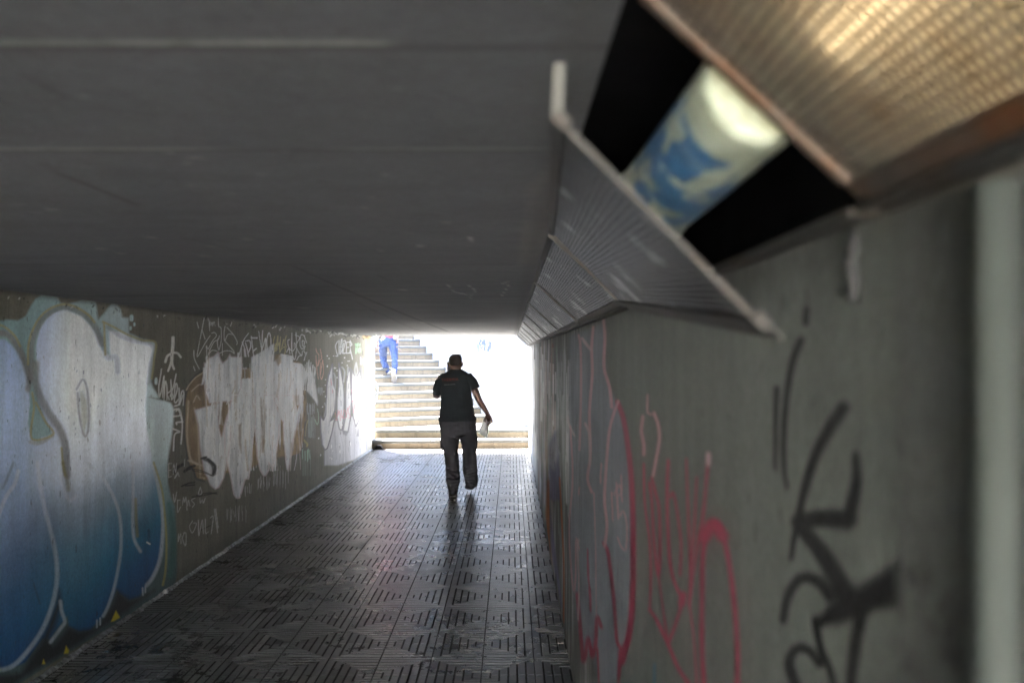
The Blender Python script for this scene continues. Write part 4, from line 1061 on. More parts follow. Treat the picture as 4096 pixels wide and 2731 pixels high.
PL, PW = 1.66, 0.258
def lattice(L, W, pitch, bar, th=0.0016):
    nu, nv = int(W / pitch), int(L / pitch)
    def lines(n, total):
        rem = (total - n * pitch - bar) / 2
        out = [0.0]
        for k in range(n):
            out += [rem + k * pitch + bar, rem + (k + 1) * pitch]
        return np.array(out + [total])
    U, Vv = lines(nu, W), lines(nv, L)
    a, b = len(U), len(Vv)
    g = np.empty((2, a, b, 3))
    g[..., 0] = U[None, :, None]; g[..., 1] = Vv[None, None]; g[0, ..., 2] = 0; g[1, ..., 2] = th
    idx = np.arange(2 * a * b).reshape(2, a, b)
    I, J = np.meshgrid(np.arange(a - 1), np.arange(b - 1), indexing='ij')
    hole = (I % 2 == 1) & (J % 2 == 1)
    F = []
    s = ~hole
    i, j = I[s], J[s]
    F.append(np.stack([idx[0, i, j], idx[0, i, j + 1], idx[0, i + 1, j + 1], idx[0, i + 1, j]], -1))
    F.append(np.stack([idx[1, i, j], idx[1, i + 1, j], idx[1, i + 1, j + 1], idx[1, i, j + 1]], -1))
    i, j = I[hole], J[hole]
    for (p, q) in (((0, 0), (1, 0)), ((1, 0), (1, 1)), ((1, 1), (0, 1)), ((0, 1), (0, 0))):
        F.append(np.stack([idx[0, i + p[0], j + p[1]], idx[0, i + q[0], j + q[1]], idx[1, i + q[0], j + q[1]], idx[1, i + p[0], j + p[1]]], -1))
    F = np.concatenate(F)
    me = bpy.data.meshes.new('panel')
    V = g.reshape(-1, 3)
    me.vertices.add(len(V)); me.loops.add(F.size); me.polygons.add(len(F))
    me.vertices.foreach_set('co', V.ravel())
    me.loops.foreach_set('vertex_index', F.ravel().astype(np.int32))
    me.polygons.foreach_set('loop_start', (np.arange(len(F)) * 4).astype(np.int32))
    me.update(calc_edges=True)
    return me
panel_me = lattice(PL, PW, 0.0086, 0.0036)
panel_rust = lattice(PL, PW, 0.0105, 0.0044)
panel_me.materials.append(M['perf']); panel_rust.materials.append(M['perf_rust'])

def frame_mb():
    f = MB()          # L-shaped edges round the panel, standing a little proud of it (local z < 0 faces the room)
    f.box(-0.004, 0.012, -0.004, PL + 0.004, -0.004, 0.008)
    f.box(PW - 0.012, PW + 0.004, -0.004, PL + 0.004, -0.004, 0.008)
    f.box(0.0142, PW - 0.0142, -0.002, 0.005, -0.003, 0.003)
    f.box(0.0142, PW - 0.0142, PL - 0.009, PL + 0.005, -0.006, 0.004)
    f.box(PW + 0.0045, PW + 0.020, -0.006, PL + 0.006, 0.002, 0.005)
    return f
UPX, UPZ, LWX, LWZ = 0.100, ZC - 0.006, 0.292, 1.882
def panel_matrix(A, B, C):
    """A near upper corner, B near lower corner, C far upper corner"""
    A, B, C = Vector(A), Vector(B), Vector(C)
    y = (C - A).normalized()
    x = (B - A); x = (x - y * x.dot(y)).normalized()
    z = x.cross(y)
    return Matrix(((x.x, y.x, z.x, A.x), (x.y, y.y, z.y, A.y), (x.z, y.z, z.z, A.z), (0, 0, 0, 1)))
LP = 1.73
frame0 = frame_mb().build('panel_frame', M['edge'], None)
frame_rust = frame0.data.copy(); frame_rust.materials.clear(); frame_rust.materials.append(M['rust_edge'])
ho = MB()
ho.box(UPX - XR, -0.004, 0, LP - 0.02, ZC - 0.0035 - LWZ, ZC - 0.001 - LWZ)
ho.box(-0.0065, -0.004, 0, LP - 0.02, 0.0, ZC - 0.004 - LWZ)
house = ho.build('housing', M['inside'], None)
ends = []
for y in (0.0, LP - 0.024):
    ep = MB()
    tri = [(UPX - XR + 0.004, ZC - 0.004 - LWZ - 0.003), (-0.008, ZC - 0.004 - LWZ - 0.003), (-0.008, 0.002), (LWX - XR + 0.002, 0.002)]
    ep.add([(x, y, z) for x, z in tri] + [(x, y + 0.003, z) for x, z in tri], [(0, 1, 2, 3), (7, 6, 5, 4), (0, 4, 5, 1), (1, 5, 6, 2), (2, 6, 7, 3), (3, 7, 4, 0)])
    ends.append(ep.build('end_plate', M['inside'], None))
rail = MB().box(LWX - XR + 0.004, -0.006, 0.0, LP - 0.02, -0.012, -0.004).build('mounting_rail', M['edge'], None)
tubem = simple('dead_lamp_glass', (0.18, 0.18, 0.17), 0.3, 0, 0.1)
lt, ln, lb, LL = mat_base('warm_lamp_glass')
lb.inputs['Base Color'].default_value = (0.8, 0.75, 0.6, 1)
lb.inputs['Emission Color'].default_value = (1.0, 0.87, 0.64, 1)
lb.inputs['Emission Strength'].default_value = 0.21
tube0 = MB().tube([(-0.075, 0.12, 0.115), (-0.075, 1.50, 0.115)], 0.019, 14).build('lamp_tube', tubem, None, True)
tl0 = MB().tube([(-0.094, 0.12, 0.096), (-0.094, 1.56, 0.096)], 0.018, 22).build('lamp_tube', lt, None, True)
tube_lit = tl0.data

NAMES = {-1: 'lit light housing nearest the viewer, with warm glow behind rusty brown mesh',
         0: 'broken open light housing whose mesh cover has dropped at its near end',
         1: 'mesh-covered light housing just beyond the broken open one, third from the viewer'}
ORD = {2: 'fourth', 3: 'fifth', 4: 'sixth', 5: 'seventh', 6: 'eighth', 7: 'ninth', 8: 'tenth', 9: 'eleventh and last'}
first = True
for i in range(-1, 10):
    y0 = 0.875 + LP * i
    lab = NAMES.get(i) or 'grey mesh-covered light housing, %s from the viewer along the right wall' % ORD[i]
    r = empty('wall_light', (XR, y0, LWZ), lab, 'light fitting', 'row of light housings along the right wall')
    def put(src, mesh=None, parent=r, mw=None):
        o = src.copy()
        if mesh: o.data = mesh
        COL.objects.link(o)
        o.parent = parent
        if mw is not None: o.matrix_local = mw
        return o
    h = put(house)
    put(rail)
    if i != 0: put(ends[0])
    if i != -1: put(ends[1])
    rust = i in (-1, 0)
    if i == 0:
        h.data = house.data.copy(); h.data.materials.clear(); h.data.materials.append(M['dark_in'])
        Mw = panel_matrix((0.040, 0.875, EYE + 0.206), (0.2187, 0.875, EYE + 0.027), (UPX, 0.875 + 1.675, UPZ))
    else:
        Mw = panel_matrix((UPX, y0 + 0.022, UPZ), (LWX, y0 + 0.022, LWZ), (UPX, y0 + 0.022 + PL, UPZ))
        tu = put(tube0)
        if i == -1:
            tu.data = tube_lit
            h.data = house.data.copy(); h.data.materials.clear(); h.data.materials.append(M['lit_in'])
            tu['label'] = 'glowing warm lamp tube'
    Mw = Matrix.Translation(-r.location) @ Mw
    p = bpy.data.objects.new('mesh_panel', panel_rust if i == -1 else panel_me)
    COL.objects.link(p); p.parent = r; p.matrix_local = Mw
    fo = put(frame0, frame_rust if i == -1 else None, p)
    if i == -1:      # sheet added behind the mesh to soften the lamp's glow
        df = MB().add([(0.012 + (PW - .024) * a, 0.01 + (PL - .02) * b, 0.014) for b in (0, 1) for a in (0, 1)], [(0, 1, 3, 2)])
        dfo = df.build('glow_softener', M['diff'], r); dfo.matrix_local = Mw
    if i == 0:
        p['label'] = 'dented mesh cover hanging down at its near end'
        br_ = MB().box(-0.006, 0.004, -0.004, 0.010, -0.002, 0.001).box(-0.006, 0.004, -0.0022, 0.0, -0.001, 0.05)
        b_ = MB().box(-0.005, 0.005, -0.001, 0.001, 0, 0.048).build('bracket', simple('grey_bracket_steel', (0.075, 0.075, 0.068), 0.8, 0, 0.2), p)
        b_.matrix_local = Matrix.Translation((0.0, 0.0, 0.0)) @ Matrix.Rotation(math.radians(-42), 4, 'Y')
for o in (frame0, house, *ends, tube0, tl0, rail):
    bpy.data.objects.remove(o)

    if i == 0:
        lh = MB().box(-0.028, -0.008, 0.385, 0.425, 0.012, 0.045)
        lh.build('lamp_holder', simple('dusty_white_plastic', (0.22, 0.22, 0.20), 0.5, 0, 0.3, 30), r, bevel=0.003)
        wi = MB().tube([tuple(q) for q in catmull([(-0.010, 0.30, 0.165), (-0.016, 0.33, 0.11), (-0.012, 0.36, 0.06), (-0.016, 0.40, 0.03)], 6)], 0.004, 8)
        wi.build('wire', M['dark_in'], r, True)
# yellowed tube smeared with blue paint inside the open housing
m, n, bs, L = mat_base('yellowed_plastic_with_blue_paint')
t = noise_tex(n, L, 26, 2, 0.5, stretch=(1, 0.55, 1)); t2 = noise_tex(n, L, 30, 4, 0.7)
tco = nd(n, 'TexCoord'); tsp = nd(n, 'SeparateXYZ'); L(tco.outputs['Object'], tsp.inputs[0])
band = ramp(n, L, tsp.outputs['Y'], [(0.0, 0.0), (0.075, 0.0), (0.085, 1.0), (0.105, 1.0), (0.115, 0.8), (0.15, 1.0), (0.36, 1.0), (0.40, 0.2), (0.455, 0.2), (0.465, 1.0), (0.49, 1.0), (0.50, 0.0)])
kk = ramp(n, L, t.outputs[0], [(0.45, 0.05), (0.50, 1.0)])
k = mixc(n, L, band.outputs[0], kk.outputs[0], 1, 'MULTIPLY')
yl = ramp(n, L, t2.outputs[0], [(0.3, (0.17, 0.19, 0.13)), (0.7, (0.34, 0.37, 0.30))])
bl = ramp(n, L, t2.outputs[0], [(0.25, (0.006, 0.04, 0.13)), (0.75, (0.06, 0.15, 0.25))])
x = mixc(n, L, yl.outputs[0], bl.outputs[0], k.outputs[0])
L(x.outputs[0], bs.inputs['Base Color'])
bs.inputs['Roughness'].default_value = 0.34
bump(n, L, bs, t2.outputs[0], 0.3, 0.004)
tc = MB()
tp = [(0, -0.002, 0), (0, 0.0, 0), (-0.002, 0.03, -0.002), (-0.016, 0.25, -0.018), (-0.029, 0.52, -0.031), (-0.0295, 0.53, -0.0315), (-0.0305, 0.55, -0.0325)]
tr_ = [0.048, 0.052, 0.054, 0.055, 0.056, 0.060, 0.060]
tc.loft([(p, r_, r_) for p, r_ in zip(tp, tr_)], 32, (0, 0, 1))
tb_ = tc.build('diffuser_tube', m, None, True)
tb_.location = (0.226, 0.872, EYE + 0.240)
tag(tb_, 'yellowed plastic tube smeared with blue paint inside the broken open light housing', 'lamp tube')

# conduit, cable clip
cm = simple('pale_grey_conduit', (0.056, 0.064, 0.060), 0.45, 0, 0.15, 6)
cx_ = XR - 0.0155
co = MB().tube([(0, 0, 0), (0, 0, 1.86)], 0.0148, 20).build('conduit', cm, None, True)
co.location = (cx_, 0.645, 0)
tag(co, 'pale grey vertical conduit pipe on the near end of the right wall', 'pipe')
sd = MB()
for z in (0.35,):
    sd.tube([(0, 0, z), (0, 0, z + 0.018)], 0.0185, 20)
    sd.box(0.0, 0.0165, -0.030, 0.030, z + 0.002, z + 0.016)
sd.build('pipe_clip', M['edge'], co, True)
ck = MB()
ck.tube([tuple(p) for p in catmull([(0.008, 0.012, 0.066), (0.000, 0.0, 0.054), (-0.006, -0.008, 0.036), (-0.002, -0.004, 0.018), (0.0, 0.004, 0.0)], 6)], 0.006, 10)
c_ = ck.build('cable_end', simple('grey_cable', (0.035, 0.035, 0.036), 0.9, 0, 0.2), None, True)
c_.location = (XR - 0.004, 0.945, 1.80)
tag(c_, 'loose grey cable end hanging on the wall below the broken light housing', 'cable')
# ================================================================== PEOPLE
skin_m = simple('skin', (0.19, 0.11, 0.085), 0.5, 0, 0.15, 30)
hair_m = simple('cropped_hair', (0.035, 0.028, 0.026), 0.8, 0, 0.3, 90, 0.4, 0.002, 200)
def cloth(name, col, var=0.2, rough=0.9):
    return simple(name, col, rough, 0, var, 5, 0.35, 0.002, 350)
def fold(amp, fx, fz, zlo=None, boost=2.0, horiz=0.0):
    def f(p):
        a = amp
        if zlo is not None and p.z < zlo:
            a *= boost
        q = mnoise.noise((p.x * fx, p.y * fx, p.z * fz)) + 0.5 * mnoise.noise((p.x * fx * 2.3, p.y * fx * 2.3 + 7, p.z * fz * 2.1))
        if zlo is not None and p.z < zlo:
            q += horiz * math.sin(p.z * 150 + 5 * mnoise.noise((p.x * 9, p.y * 9, p.z * 5)))
        return a * q
    return f

def hand(mb, wrist, palm_dir, out_dir, s=1.0, curl=0.5, bend=None):
    """five separate fingers on a palm; palm_dir runs from the wrist to the knuckles, out_dir across towards the thumb"""
    wv, d, o = Vector(wrist), Vector(palm_dir).normalized(), Vector(out_dir).normalized()
    nrm = d.cross(o).normalized()
    if bend is not None and nrm.dot(Vector(bend)) < 0:
        nrm = -nrm
    kn = wv + d * 0.092 * s
    mb.loft([(wv - d * 0.03 * s, 0.026 * s, 0.020 * s), (wv + d * 0.01 * s, 0.029 * s, 0.019 * s), (wv + d * 0.05 * s, 0.040 * s, 0.017 * s), (kn, 0.043 * s, 0.015 * s), (kn + d * 0.008 * s, 0.036 * s, 0.010 * s)], 14, tuple(nrm))
    for k, ln in enumerate((0.072, 0.080, 0.075, 0.060)):
        b = kn + o * (0.031 - 0.0205 * k) * s - d * 0.008 * s
        pts = [b]
        a = 0.0
        p = b
        for seg, f in enumerate((0.45, 0.32, 0.25)):
            a += curl * (0.55 if seg == 0 else 0.95) * (1 + 0.08 * k)
            p = p + (d * math.cos(a) + nrm * math.sin(a)) * ln * f * s
            pts.append(p)
        mb.tube(pts, 0.0094 * s, 9, 0.0072 * s)
    t0 = wv + d * 0.022 * s + o * 0.024 * s
    t1 = t0 + (d * 0.6 + o * 0.7 + nrm * 0.35).normalized() * 0.036 * s
    t2 = t1 + (d * 0.85 + o * 0.15 + nrm * 0.6).normalized() * 0.030 * s
    t3 = t2 + (d * 0.85 - o * 0.25 + nrm * 0.65).normalized() * 0.024 * s
    mb.tube([t0, t1, t2, t3], 0.0125 * s, 9, 0.0088 * s)

def shoe(mb, heel, ahead, up, L=0.29, W=0.098, H=0.10):
    """heel: back end of the sole on the ground; ahead: towards the toe"""
    h, a, u = Vector(heel), Vector(ahead).normalized(), Vector(up).normalized()
    u = (u - a * u.dot(a)).normalized()
    prof = [(0.0, .36, .34), (0.03, .40, .62), (0.10, .42, .95), (0.30, .42, 1.0), (0.50, .46, .72), (0.72, .52, .56), (0.90, .42, .44), (0.985, .22, .30)]
    mb.loft([(h + a * L * t + u * H * hh * 0.5, W * ww, H * hh * 0.5) for t, ww, hh in prof], 18, tuple(u))

def sole(mb, heel, ahead, up, L=0.30, W=0.104, th=0.024):
    h, a, u = Vector(heel), Vector(ahead).normalized(), Vector(up).normalized()
    u = (u - a * u.dot(a)).normalized()
    s_ = a.cross(u)
    out = []
    for t, ww in ((0.0, .24), (0.03, .36), (0.12, .42), (0.35, .38), (0.5, .40), (0.72, .52), (0.9, .40), (0.985, .18)):
        out.append((t, ww))
    ring = [h + a * L * t + s_ * W * ww for t, ww in out] + [h + a * L * t - s_ * W * ww for t, ww in reversed(out)]
    k = len(ring)
    mb.add([p for p in ring] + [p + u * th for p in ring], [tuple(range(k)), tuple(range(2 * k - 1, k - 1, -1))] + [(i, k + i, k + (i + 1) % k, (i + 1) % k) for i in range(k)])

# ------------------------------------------------------------------ the man walking away with a phone at his ear
DM = 12.08
def pm(sx, sy, dy=0.0):
    return px(sx, sy, DM) + Vector((0, dy, 0))
S_ = FOC / DM
man = empty('person', (-0.66, DM + 0.12, 0), 'man in black T-shirt and dark cargo trousers walking away through the tunnel, phone at ear', 'person')
ml = man.location
def R(cx, y, hw, dep, dy=0.0):
    return (pm(cx, y, dy), hw / S_, dep)
b = MB()
b.loft([R(1832, 1738, 40, .09), R(1830, 1700, 62, .125), R(1827, 1640, 58, .125), R(1825, 1560, 50, .11), R(1824, 1515, 52, .10), R(1824, 1495, 40, .085), R(1824, 1482, 23, .066), R(1823, 1465, 20.5, .062, .01), R(1821, 1448, 20, .06, .025)], 22)
b.loft([R(1820.5, 1484, 15, .05, .03), R(1820.5, 1472, 21, .075, .03), R(1820.5, 1458, 24.5, .092, .025), R(1820.5, 1442, 25.5, .099, .02), R(1820.5, 1428, 23.5, .092, .02), R(1820.5, 1419.5, 14, .06, .02), R(1820.5, 1417, 6, .03, .02)], 22)
for k, dx, yy in ((-1, 1793, 1459), (1, 1848, 1456)):
    b.loft([(pm(dx, yy + 11, .025), .006, .012), (pm(dx + k * 1.5, yy + 4, .015), .009, .018), (pm(dx + k * 2.5, yy - 4, .012), .010, .020), (pm(dx + k * 1.5, yy - 11, .02), .006, .012)], 10)
b.loft([(pm(1820, 1452, .115), .014, .012), (pm(1820, 1462, .135), .018, .02), (pm(1820, 1466, .11), .012, .02)], 10)     # nose, on the far side
b.loft([(pm(1820, 1480, .085), .03, .02), (pm(1820, 1486, .08), .022, .02)], 10)
# arms
b.loft([R(1770, 1506, 18, .055), R(1757, 1540, 16.5, .052, .03), R(1745, 1570, 15.5, .049, .08), (pm(1741, 1583, .115), .047, .047), (pm(1760, 1560, .19), .041, .042), (pm(1782, 1515, .20), .034, .034), (pm(1791, 1494, .17), .026, .028)], 16)
b.loft([R(1879, 1506, 17, .055), R(1889, 1535, 16, .053), R(1900, 1562, 15, .051, -.005), R(1912, 1592, 13.5, .046, -.01), R(1923, 1612, 12.5, .043, -.005), R(1936, 1632, 10.5, .035, .01), R(1946, 1648, 8.6, .027, .02), R(1949, 1655, 8, .024, .022)], 16)
# legs inside the trousers
b.loft([R(1800, 1745, 27, .09), R(1802, 1800, 22, .075, .01), R(1806, 1850, 18, .06, .03), R(1811, 1900, 15, .052, 0), R(1813, 1945, 11, .04, -.02), R(1814, 1968, 11, .045, -.02)], 16)
b.loft([R(1868, 1745, 27, .09), R(1874, 1800, 22, .075, .10), R(1876, 1845, 18, .06, .22), R(1878, 1890, 15, .052, .20), R(1883, 1930, 11, .04, .19), R(1884, 1942, 11, .045, .19)], 16)
# right hand holding the sheets: fingers hang down and curl round the paper's edge
hand(b, pm(1950, 1655, .022), (0.35, 0.05, -0.94), (-0.80, 0.50, -0.3), 0.98, 0.62, (-0.9, -0.1, -0.4))
# left hand at the phone beside the ear
hand(b, pm(1791, 1492, .165), (0.03, -0.35, 0.93), (0.35, 0.9, 0.3), 0.95, 0.55, (0.9, -0.2, 0.0))
shift(b, ml)
mb_ = fuse(b, 'body', skin_m, man, 0.0058, 3)
# cropped hair over the top and back of the head
h = MB()
h.loft([R(1820.5, 1461, 21.5, .080, .012), R(1820.5, 1450, 25.6, .098, .012), R(1820.5, 1440, 26.4, .1015, .014), R(1820.5, 1428, 24.4, .095, .017), R(1820.5, 1419, 15.5, .065, .02), R(1820.5, 1416.5, 9, .04, .02), R(1820.5, 1415.8, 3, .015, .02)], 24)
shift(h, ml)
hh = h.build('hair', hair_m, man, True)
# face on the far side
for dx in (-9.5, 9.5):
    MB_e = MB().ball(pm(1820 + dx, 1449, .112) - ml, .012, .010, .010)
    MB_e.build('eye', simple('eye_white', (0.7, 0.68, 0.65), 0.3), man, True)
MB().loft([(pm(1812, 1473, .108) - ml, .003, .003), (pm(1820, 1474, .114) - ml, .008, .006), (pm(1828, 1473, .108) - ml, .003, .003)], 10).build('mouth', simple('lips', (0.35, 0.14, 0.12), 0.5), man, True)

# T-shirt
black_m = cloth('black_jersey', (0.0105, 0.015, 0.020), 0.25)
t = MB()
t.loft([R(1829, 1684, 76, .158), R(1829, 1676, 76.5, .160), R(1828.5, 1655, 70, .162), R(1827, 1625, 66, .158), R(1825.5, 1595, 63, .150), R(1824, 1565, 61.5, .142), R(1824, 1535, 61, .135), R(1824, 1512, 60, .122), R(1824.5, 1498, 55, .108), R(1824.5, 1488, 42, .092), R(1824, 1482, 30, .082), R(1824, 1477.5, 25, .074)], 28)
t.loft([R(1794, 1509, 17, .065), R(1779, 1511, 22, .07), R(1759.5, 1534, 22.5, .068, .02), R(1749, 1560, 20.5, .063, .06), (pm(1747, 1574, .09), .059, .058)], 20)
t.loft([R(1857, 1508, 16, .065), R(1872, 1509, 21, .07), R(1889, 1528, 21.5, .068), R(1897, 1546, 21.5, .066), (pm(1900, 1554, -.002), .066, .066)], 20)
shift(t, ml)
ts = fuse(t, 't_shirt', black_m, man, 0.0075, 4, fold(0.006, 5, 9))
# trousers
tr_m = cloth('dark_grey_cotton', (0.036, 0.035, 0.044), 0.25)
t = MB()
t.loft([R(1830, 1664, 70, .140), R(1830, 1680, 74.5, .150), R(1831.5, 1700, 75, .158), R(1834, 1725, 73, .155), R(1836, 1738, 68, .14), R(1837, 1745, 48, .10), R(1838, 1750, 20, .06)], 28)
t.loft([R(1798, 1715, 36, .118), R(1799.5, 1752, 36.5, .118), R(1802, 1776, 34.5, .108, .005), R(1803.5, 1805, 29.5, .096, .012), R(1807, 1846, 28.5, .088, .025), R(1811.5, 1894, 28.8, .082, .005), R(1812.5, 1922, 28.2, .080, -.015), R(1813, 1932, 25.5, .078, -.02), R(1811, 1945, 23.5, .076, -.02), R(1813, 1962, 20, .070, -.018), R(1815, 1970, 19, .068, -.015)], 24)
t.loft([R(1871, 1715, 34, .118), R(1873.5, 1752, 34.5, .118, .01), R(1875.5, 1776, 31.5, .108, .05), R(1875, 1805, 28.5, .098, .10), R(1876, 1846, 29.5, .092, .20), R(1878, 1892, 29.5, .086, .215), R(1881, 1918, 27, .080, .21), R(1882.5, 1935, 27, .078, .20), R(1882, 1946, 23, .07, .20), R(1879, 1952, 19, .062, .21)], 24)
# cargo pockets
t.loft([R(1770, 1748, 8, .055), R(1769, 1756, 9.5, .062), R(1771, 1790, 9.5, .062), R(1774, 1797, 8, .055)], 12)
t.loft([R(1901, 1745, 8, .055, .02), R(1903, 1752, 9, .062, .02), R(1898, 1800, 9, .062, .08), R(1896, 1808, 7, .05, .09)], 12)
shift(t, ml)
tro = fuse(t, 'trousers', tr_m, man, 0.0075, 3, fold(0.0055, 7, 12, 0.36, 1.4, 0.32))
# shoes: the left one flat on the ground, the right one lifted in mid-stride
shoe_m = simple('black_trainer', (0.018, 0.018, 0.020), 0.6, 0, 0.3, 30)
sole_m = simple('grey_rubber_sole', (0.055, 0.05, 0.048), 0.7, 0, 0.3, 30)
def pair(heel, ahead, up, base, sm, som, par, L=0.29, W=0.10):
    s1 = MB(); s2 = MB()
    up = Vector(up)
    shoe(s1, Vector(heel) + up.normalized() * 0.018, ahead, up, L, W, 0.115)
    sole(s2, heel, ahead, up, L + 0.012, W * 1.04)
    o = shift(s1, base).build('shoe', sm, par, True)
    shift(s2, base).build('sole', som, o)
    return o
pair((pm(1815, 1989).x, DM, 0.0), (-0.10, 1, 0), (0, 0, 1), ml, shoe_m, sole_m, man, 0.30, 0.105)
hl = pm(1893, 1948, .18)
pair(tuple(hl), (-0.30, 0.88, -0.28), (0.25, 0.25, 0.95), ml, shoe_m, sole_m, man, 0.29, 0.108)

# lettering printed across the shoulders
dg = bpy.context.evaluated_depsgraph_get()
bv = BVHTree.FromObject(ts, dg)
def print_text(txt, size, cx, cz, col, name, spacing=1.0, squash=1.0):
    cu = bpy.data.curves.new(name, 'FONT')
    cu.body, cu.size, cu.align_x, cu.align_y = txt, size, 'CENTER', 'CENTER'
    cu.space_character = spacing
    cu.resolution_u = 3
    ob = bpy.data.objects.new(name + '_c', cu)
    COL.objects.link(ob)
    me = bpy.data.meshes.new_from_object(ob.evaluated_get(bpy.context.evaluated_depsgraph_get()))
    bpy.data.objects.remove(ob)
    bm = bmesh.new(); bm.from_mesh(me)
    bmesh.ops.triangulate(bm, faces=bm.faces)
    bmesh.ops.subdivide_edges(bm, edges=[e_ for e_ in bm.edges if e_.calc_length() > 0.012], cuts=1)
    for v in bm.verts:
        x, z = cx + v.co.x * squash, cz + v.co.y + v.co.x * 0.05
        hit = bv.ray_cast(Vector((x, -1.0, z)), Vector((0, 1, 0)))
        v.co = Vector((x, (hit[0].y if hit[0] else 0) - 0.0022, z))
    bm.to_mesh(me); bm.free()
    return link(name, me, simple(name + '_ink', col, 0.7, 0, 0.1), ts)
pc = pm(1801.5, 1517.5) - ml
print_text('THERMIA', 0.046, pc.x, pc.z, (0.26, 0.045, 0.02), 'shirt_print', 1.12)
pc = pm(1800.5, 1528) - ml
print_text('. . . . . . . . .', 0.020, pc.x, pc.z, (0.06, 0.045, 0.045), 'shirt_print', 1.0)
pc = pm(1800.5, 1536) - ml
print_text('Wellness for a better life', 0.0165, pc.x, pc.z, (0.42, 0.44, 0.44), 'shirt_print', 1.0, 0.82)

# sunglasses pushed up on the head, the phone and the sheets of paper
sg = MB()
gl = pm(1838, 1424, .05)
pts = [pm(1845.5, 1446, -.005), pm(1847, 1434, .01), pm(1844, 1424, .05), pm(1839.5, 1418.5, .08), pm(1831, 1416.5, .10)]
sg.tube([tuple(p) for p in pts], 0.0042, 8)
pts = [pm(1795, 1446, .01), pm(1795.5, 1434, .03), pm(1799, 1426, .08), pm(1806, 1420, .10), pm(1818, 1417, .11), pm(1831, 1416.5, .10)]
sg.tube([tuple(p) for p in pts], 0.0042, 8)
o = shift(sg, gl).build('sunglasses', simple('glossy_black_plastic', (0.01, 0.01, 0.012), 0.2), None, True)
o.location = gl
tag(o, 'dark sunglasses pushed up on the head of the man in black', 'sunglasses')
for cx_, sg_ in ((1838, 1), (1811, -1)):
    lens = MB().ball(pm(cx_, 1421, .105) - gl, 0.022, 0.008, 0.015)
    lens.build('lens', simple('mirror_lens', (0.35, 0.42, 0.5), 0.08, 0.6, 0.05), o, True)
ph = MB()
pc = pm(1793.5, 1471, .06)
Mp = Matrix.Rotation(math.radians(-14), 4, 'Y') @ Matrix.Rotation(math.radians(-12), 4, 'X')
ph.box(-0.0045, 0.0045, -0.036, 0.036, -0.075, 0.075, Mp)
o = ph.build('mobile_phone', simple('black_phone_glass', (0.012, 0.012, 0.014), 0.15), None, False, 0.003)
o.location = pc
tag(o, 'black mobile phone held to the ear of the man in black', 'phone')
MB().add([Mp @ Vector((0.0049, y, z)) for y, z in ((-.033, -.07), (.033, -.07), (.033, .07), (-.033, .07))], [(0, 1, 2, 3)]).build('screen', simple('phone_screen', (0.02, 0.03, 0.04), 0.1), o)

pp = MB()
c0 = pm(1946, 1705, .03)
A, B, C, D = pm(1939, 1666, .045), pm(1966, 1674, .0), pm(1947, 1750, -.01), pm(1909, 1731, .04)
nn, mm = 10, 14
for sheet in range(3):
    vs = []
    for i in range(nn):
        for j in range(mm):
            s, t_ = i / (nn - 1), j / (mm - 1)
            p = A.lerp(B, s).lerp(D.lerp(C, s), t_)
            p = p + Vector((0.002 * sheet * t_, 0.020 * math.sin(math.pi * s) * (1 - 0.5 * t_) + 0.0016 * sheet + 0.006 * math.sin(7 * t_ + 3 * s) * t_, 0.004 * sheet * t_ * s))
            vs.append(p - c0)
    vs += [v + Vector((0.0002, 0.0009, 0.0)) for v in vs]
    q = nn * mm
    fs = []
    for i in range(nn - 1):
        for j in range(mm - 1):
            a_ = i * mm + j
            fs += [(a_, a_ + mm, a_ + mm + 1, a_ + 1), (q + a_, q + a_ + 1, q + a_ + mm + 1, q + a_ + mm)]
    for j in range(mm - 1):
        fs += [(j, j + 1, q + j + 1, q + j), ((nn - 1) * mm + j + 1, (nn - 1) * mm + j, q + (nn - 1) * mm + j, q + (nn - 1) * mm + j + 1)]
    for i in range(nn - 1):
        fs += [(i * mm + mm, i * mm, q + i * mm, q + i * mm + mm), (i * mm + mm - 1, i * mm + 2 * mm - 1, q + i * mm + 2 * mm - 1, q + i * mm + mm - 1)]
    pp.add(vs, fs)
o = pp.build('paper_sheets', simple('white_paper', (0.66, 0.67, 0.70), 0.8, 0, 0.06, 4), None, True, 0, False)
o.location = c0
tag(o, 'folded white paper sheets held in the right hand of the walking man', 'papers')

# ------------------------------------------------------------------ the worker climbing the stairs
z5 = zoomer(1400, 1320, 6.533)
def pw(x, y, d):
    s = z5((x, y))[0]
    return px(s[0], s[1], d)
DW = 21.2
wk = empty('person', (-2.5, 21.0, 7 * RISE), 'worker in dusty blue trousers climbing the sunlit stairs, head hidden above the ceiling edge', 'person')
wl = wk.location
kw = DW / FOC / 6.533
def RW(x, y, hw, dep, d=DW):
    return (pw(x, y, d), hw * d / FOC / 6.533, dep)
up_m = lambda z, x=0.0, y=0.0: Vector((-2.49 + x, 21.28 + y, z))
b = MB()
b.loft([RW(1005, 400, 190, .11), RW(1005, 200, 160, .10), (up_m(2.25), .145, .095), (up_m(2.45, 0, .03), .165, .11), (up_m(2.58, 0, .05), .16, .10), (up_m(2.64, 0, .06), .09, .07), (up_m(2.68, 0, .07), .055, .055), (up_m(2.76, 0, .09), .052, .055)], 18)
b.loft([(up_m(2.70, 0, .10), .05, .06), (up_m(2.76, 0, .10), .068, .085), (up_m(2.83, 0, .10), .076, .097), (up_m(2.89, 0, .10), .066, .085), (up_m(2.925, 0, .10), .03, .04)], 18)
b.loft([(up_m(2.79, 0, .19), .012, .012), (up_m(2.765, 0, .205), .016, .018)], 10)
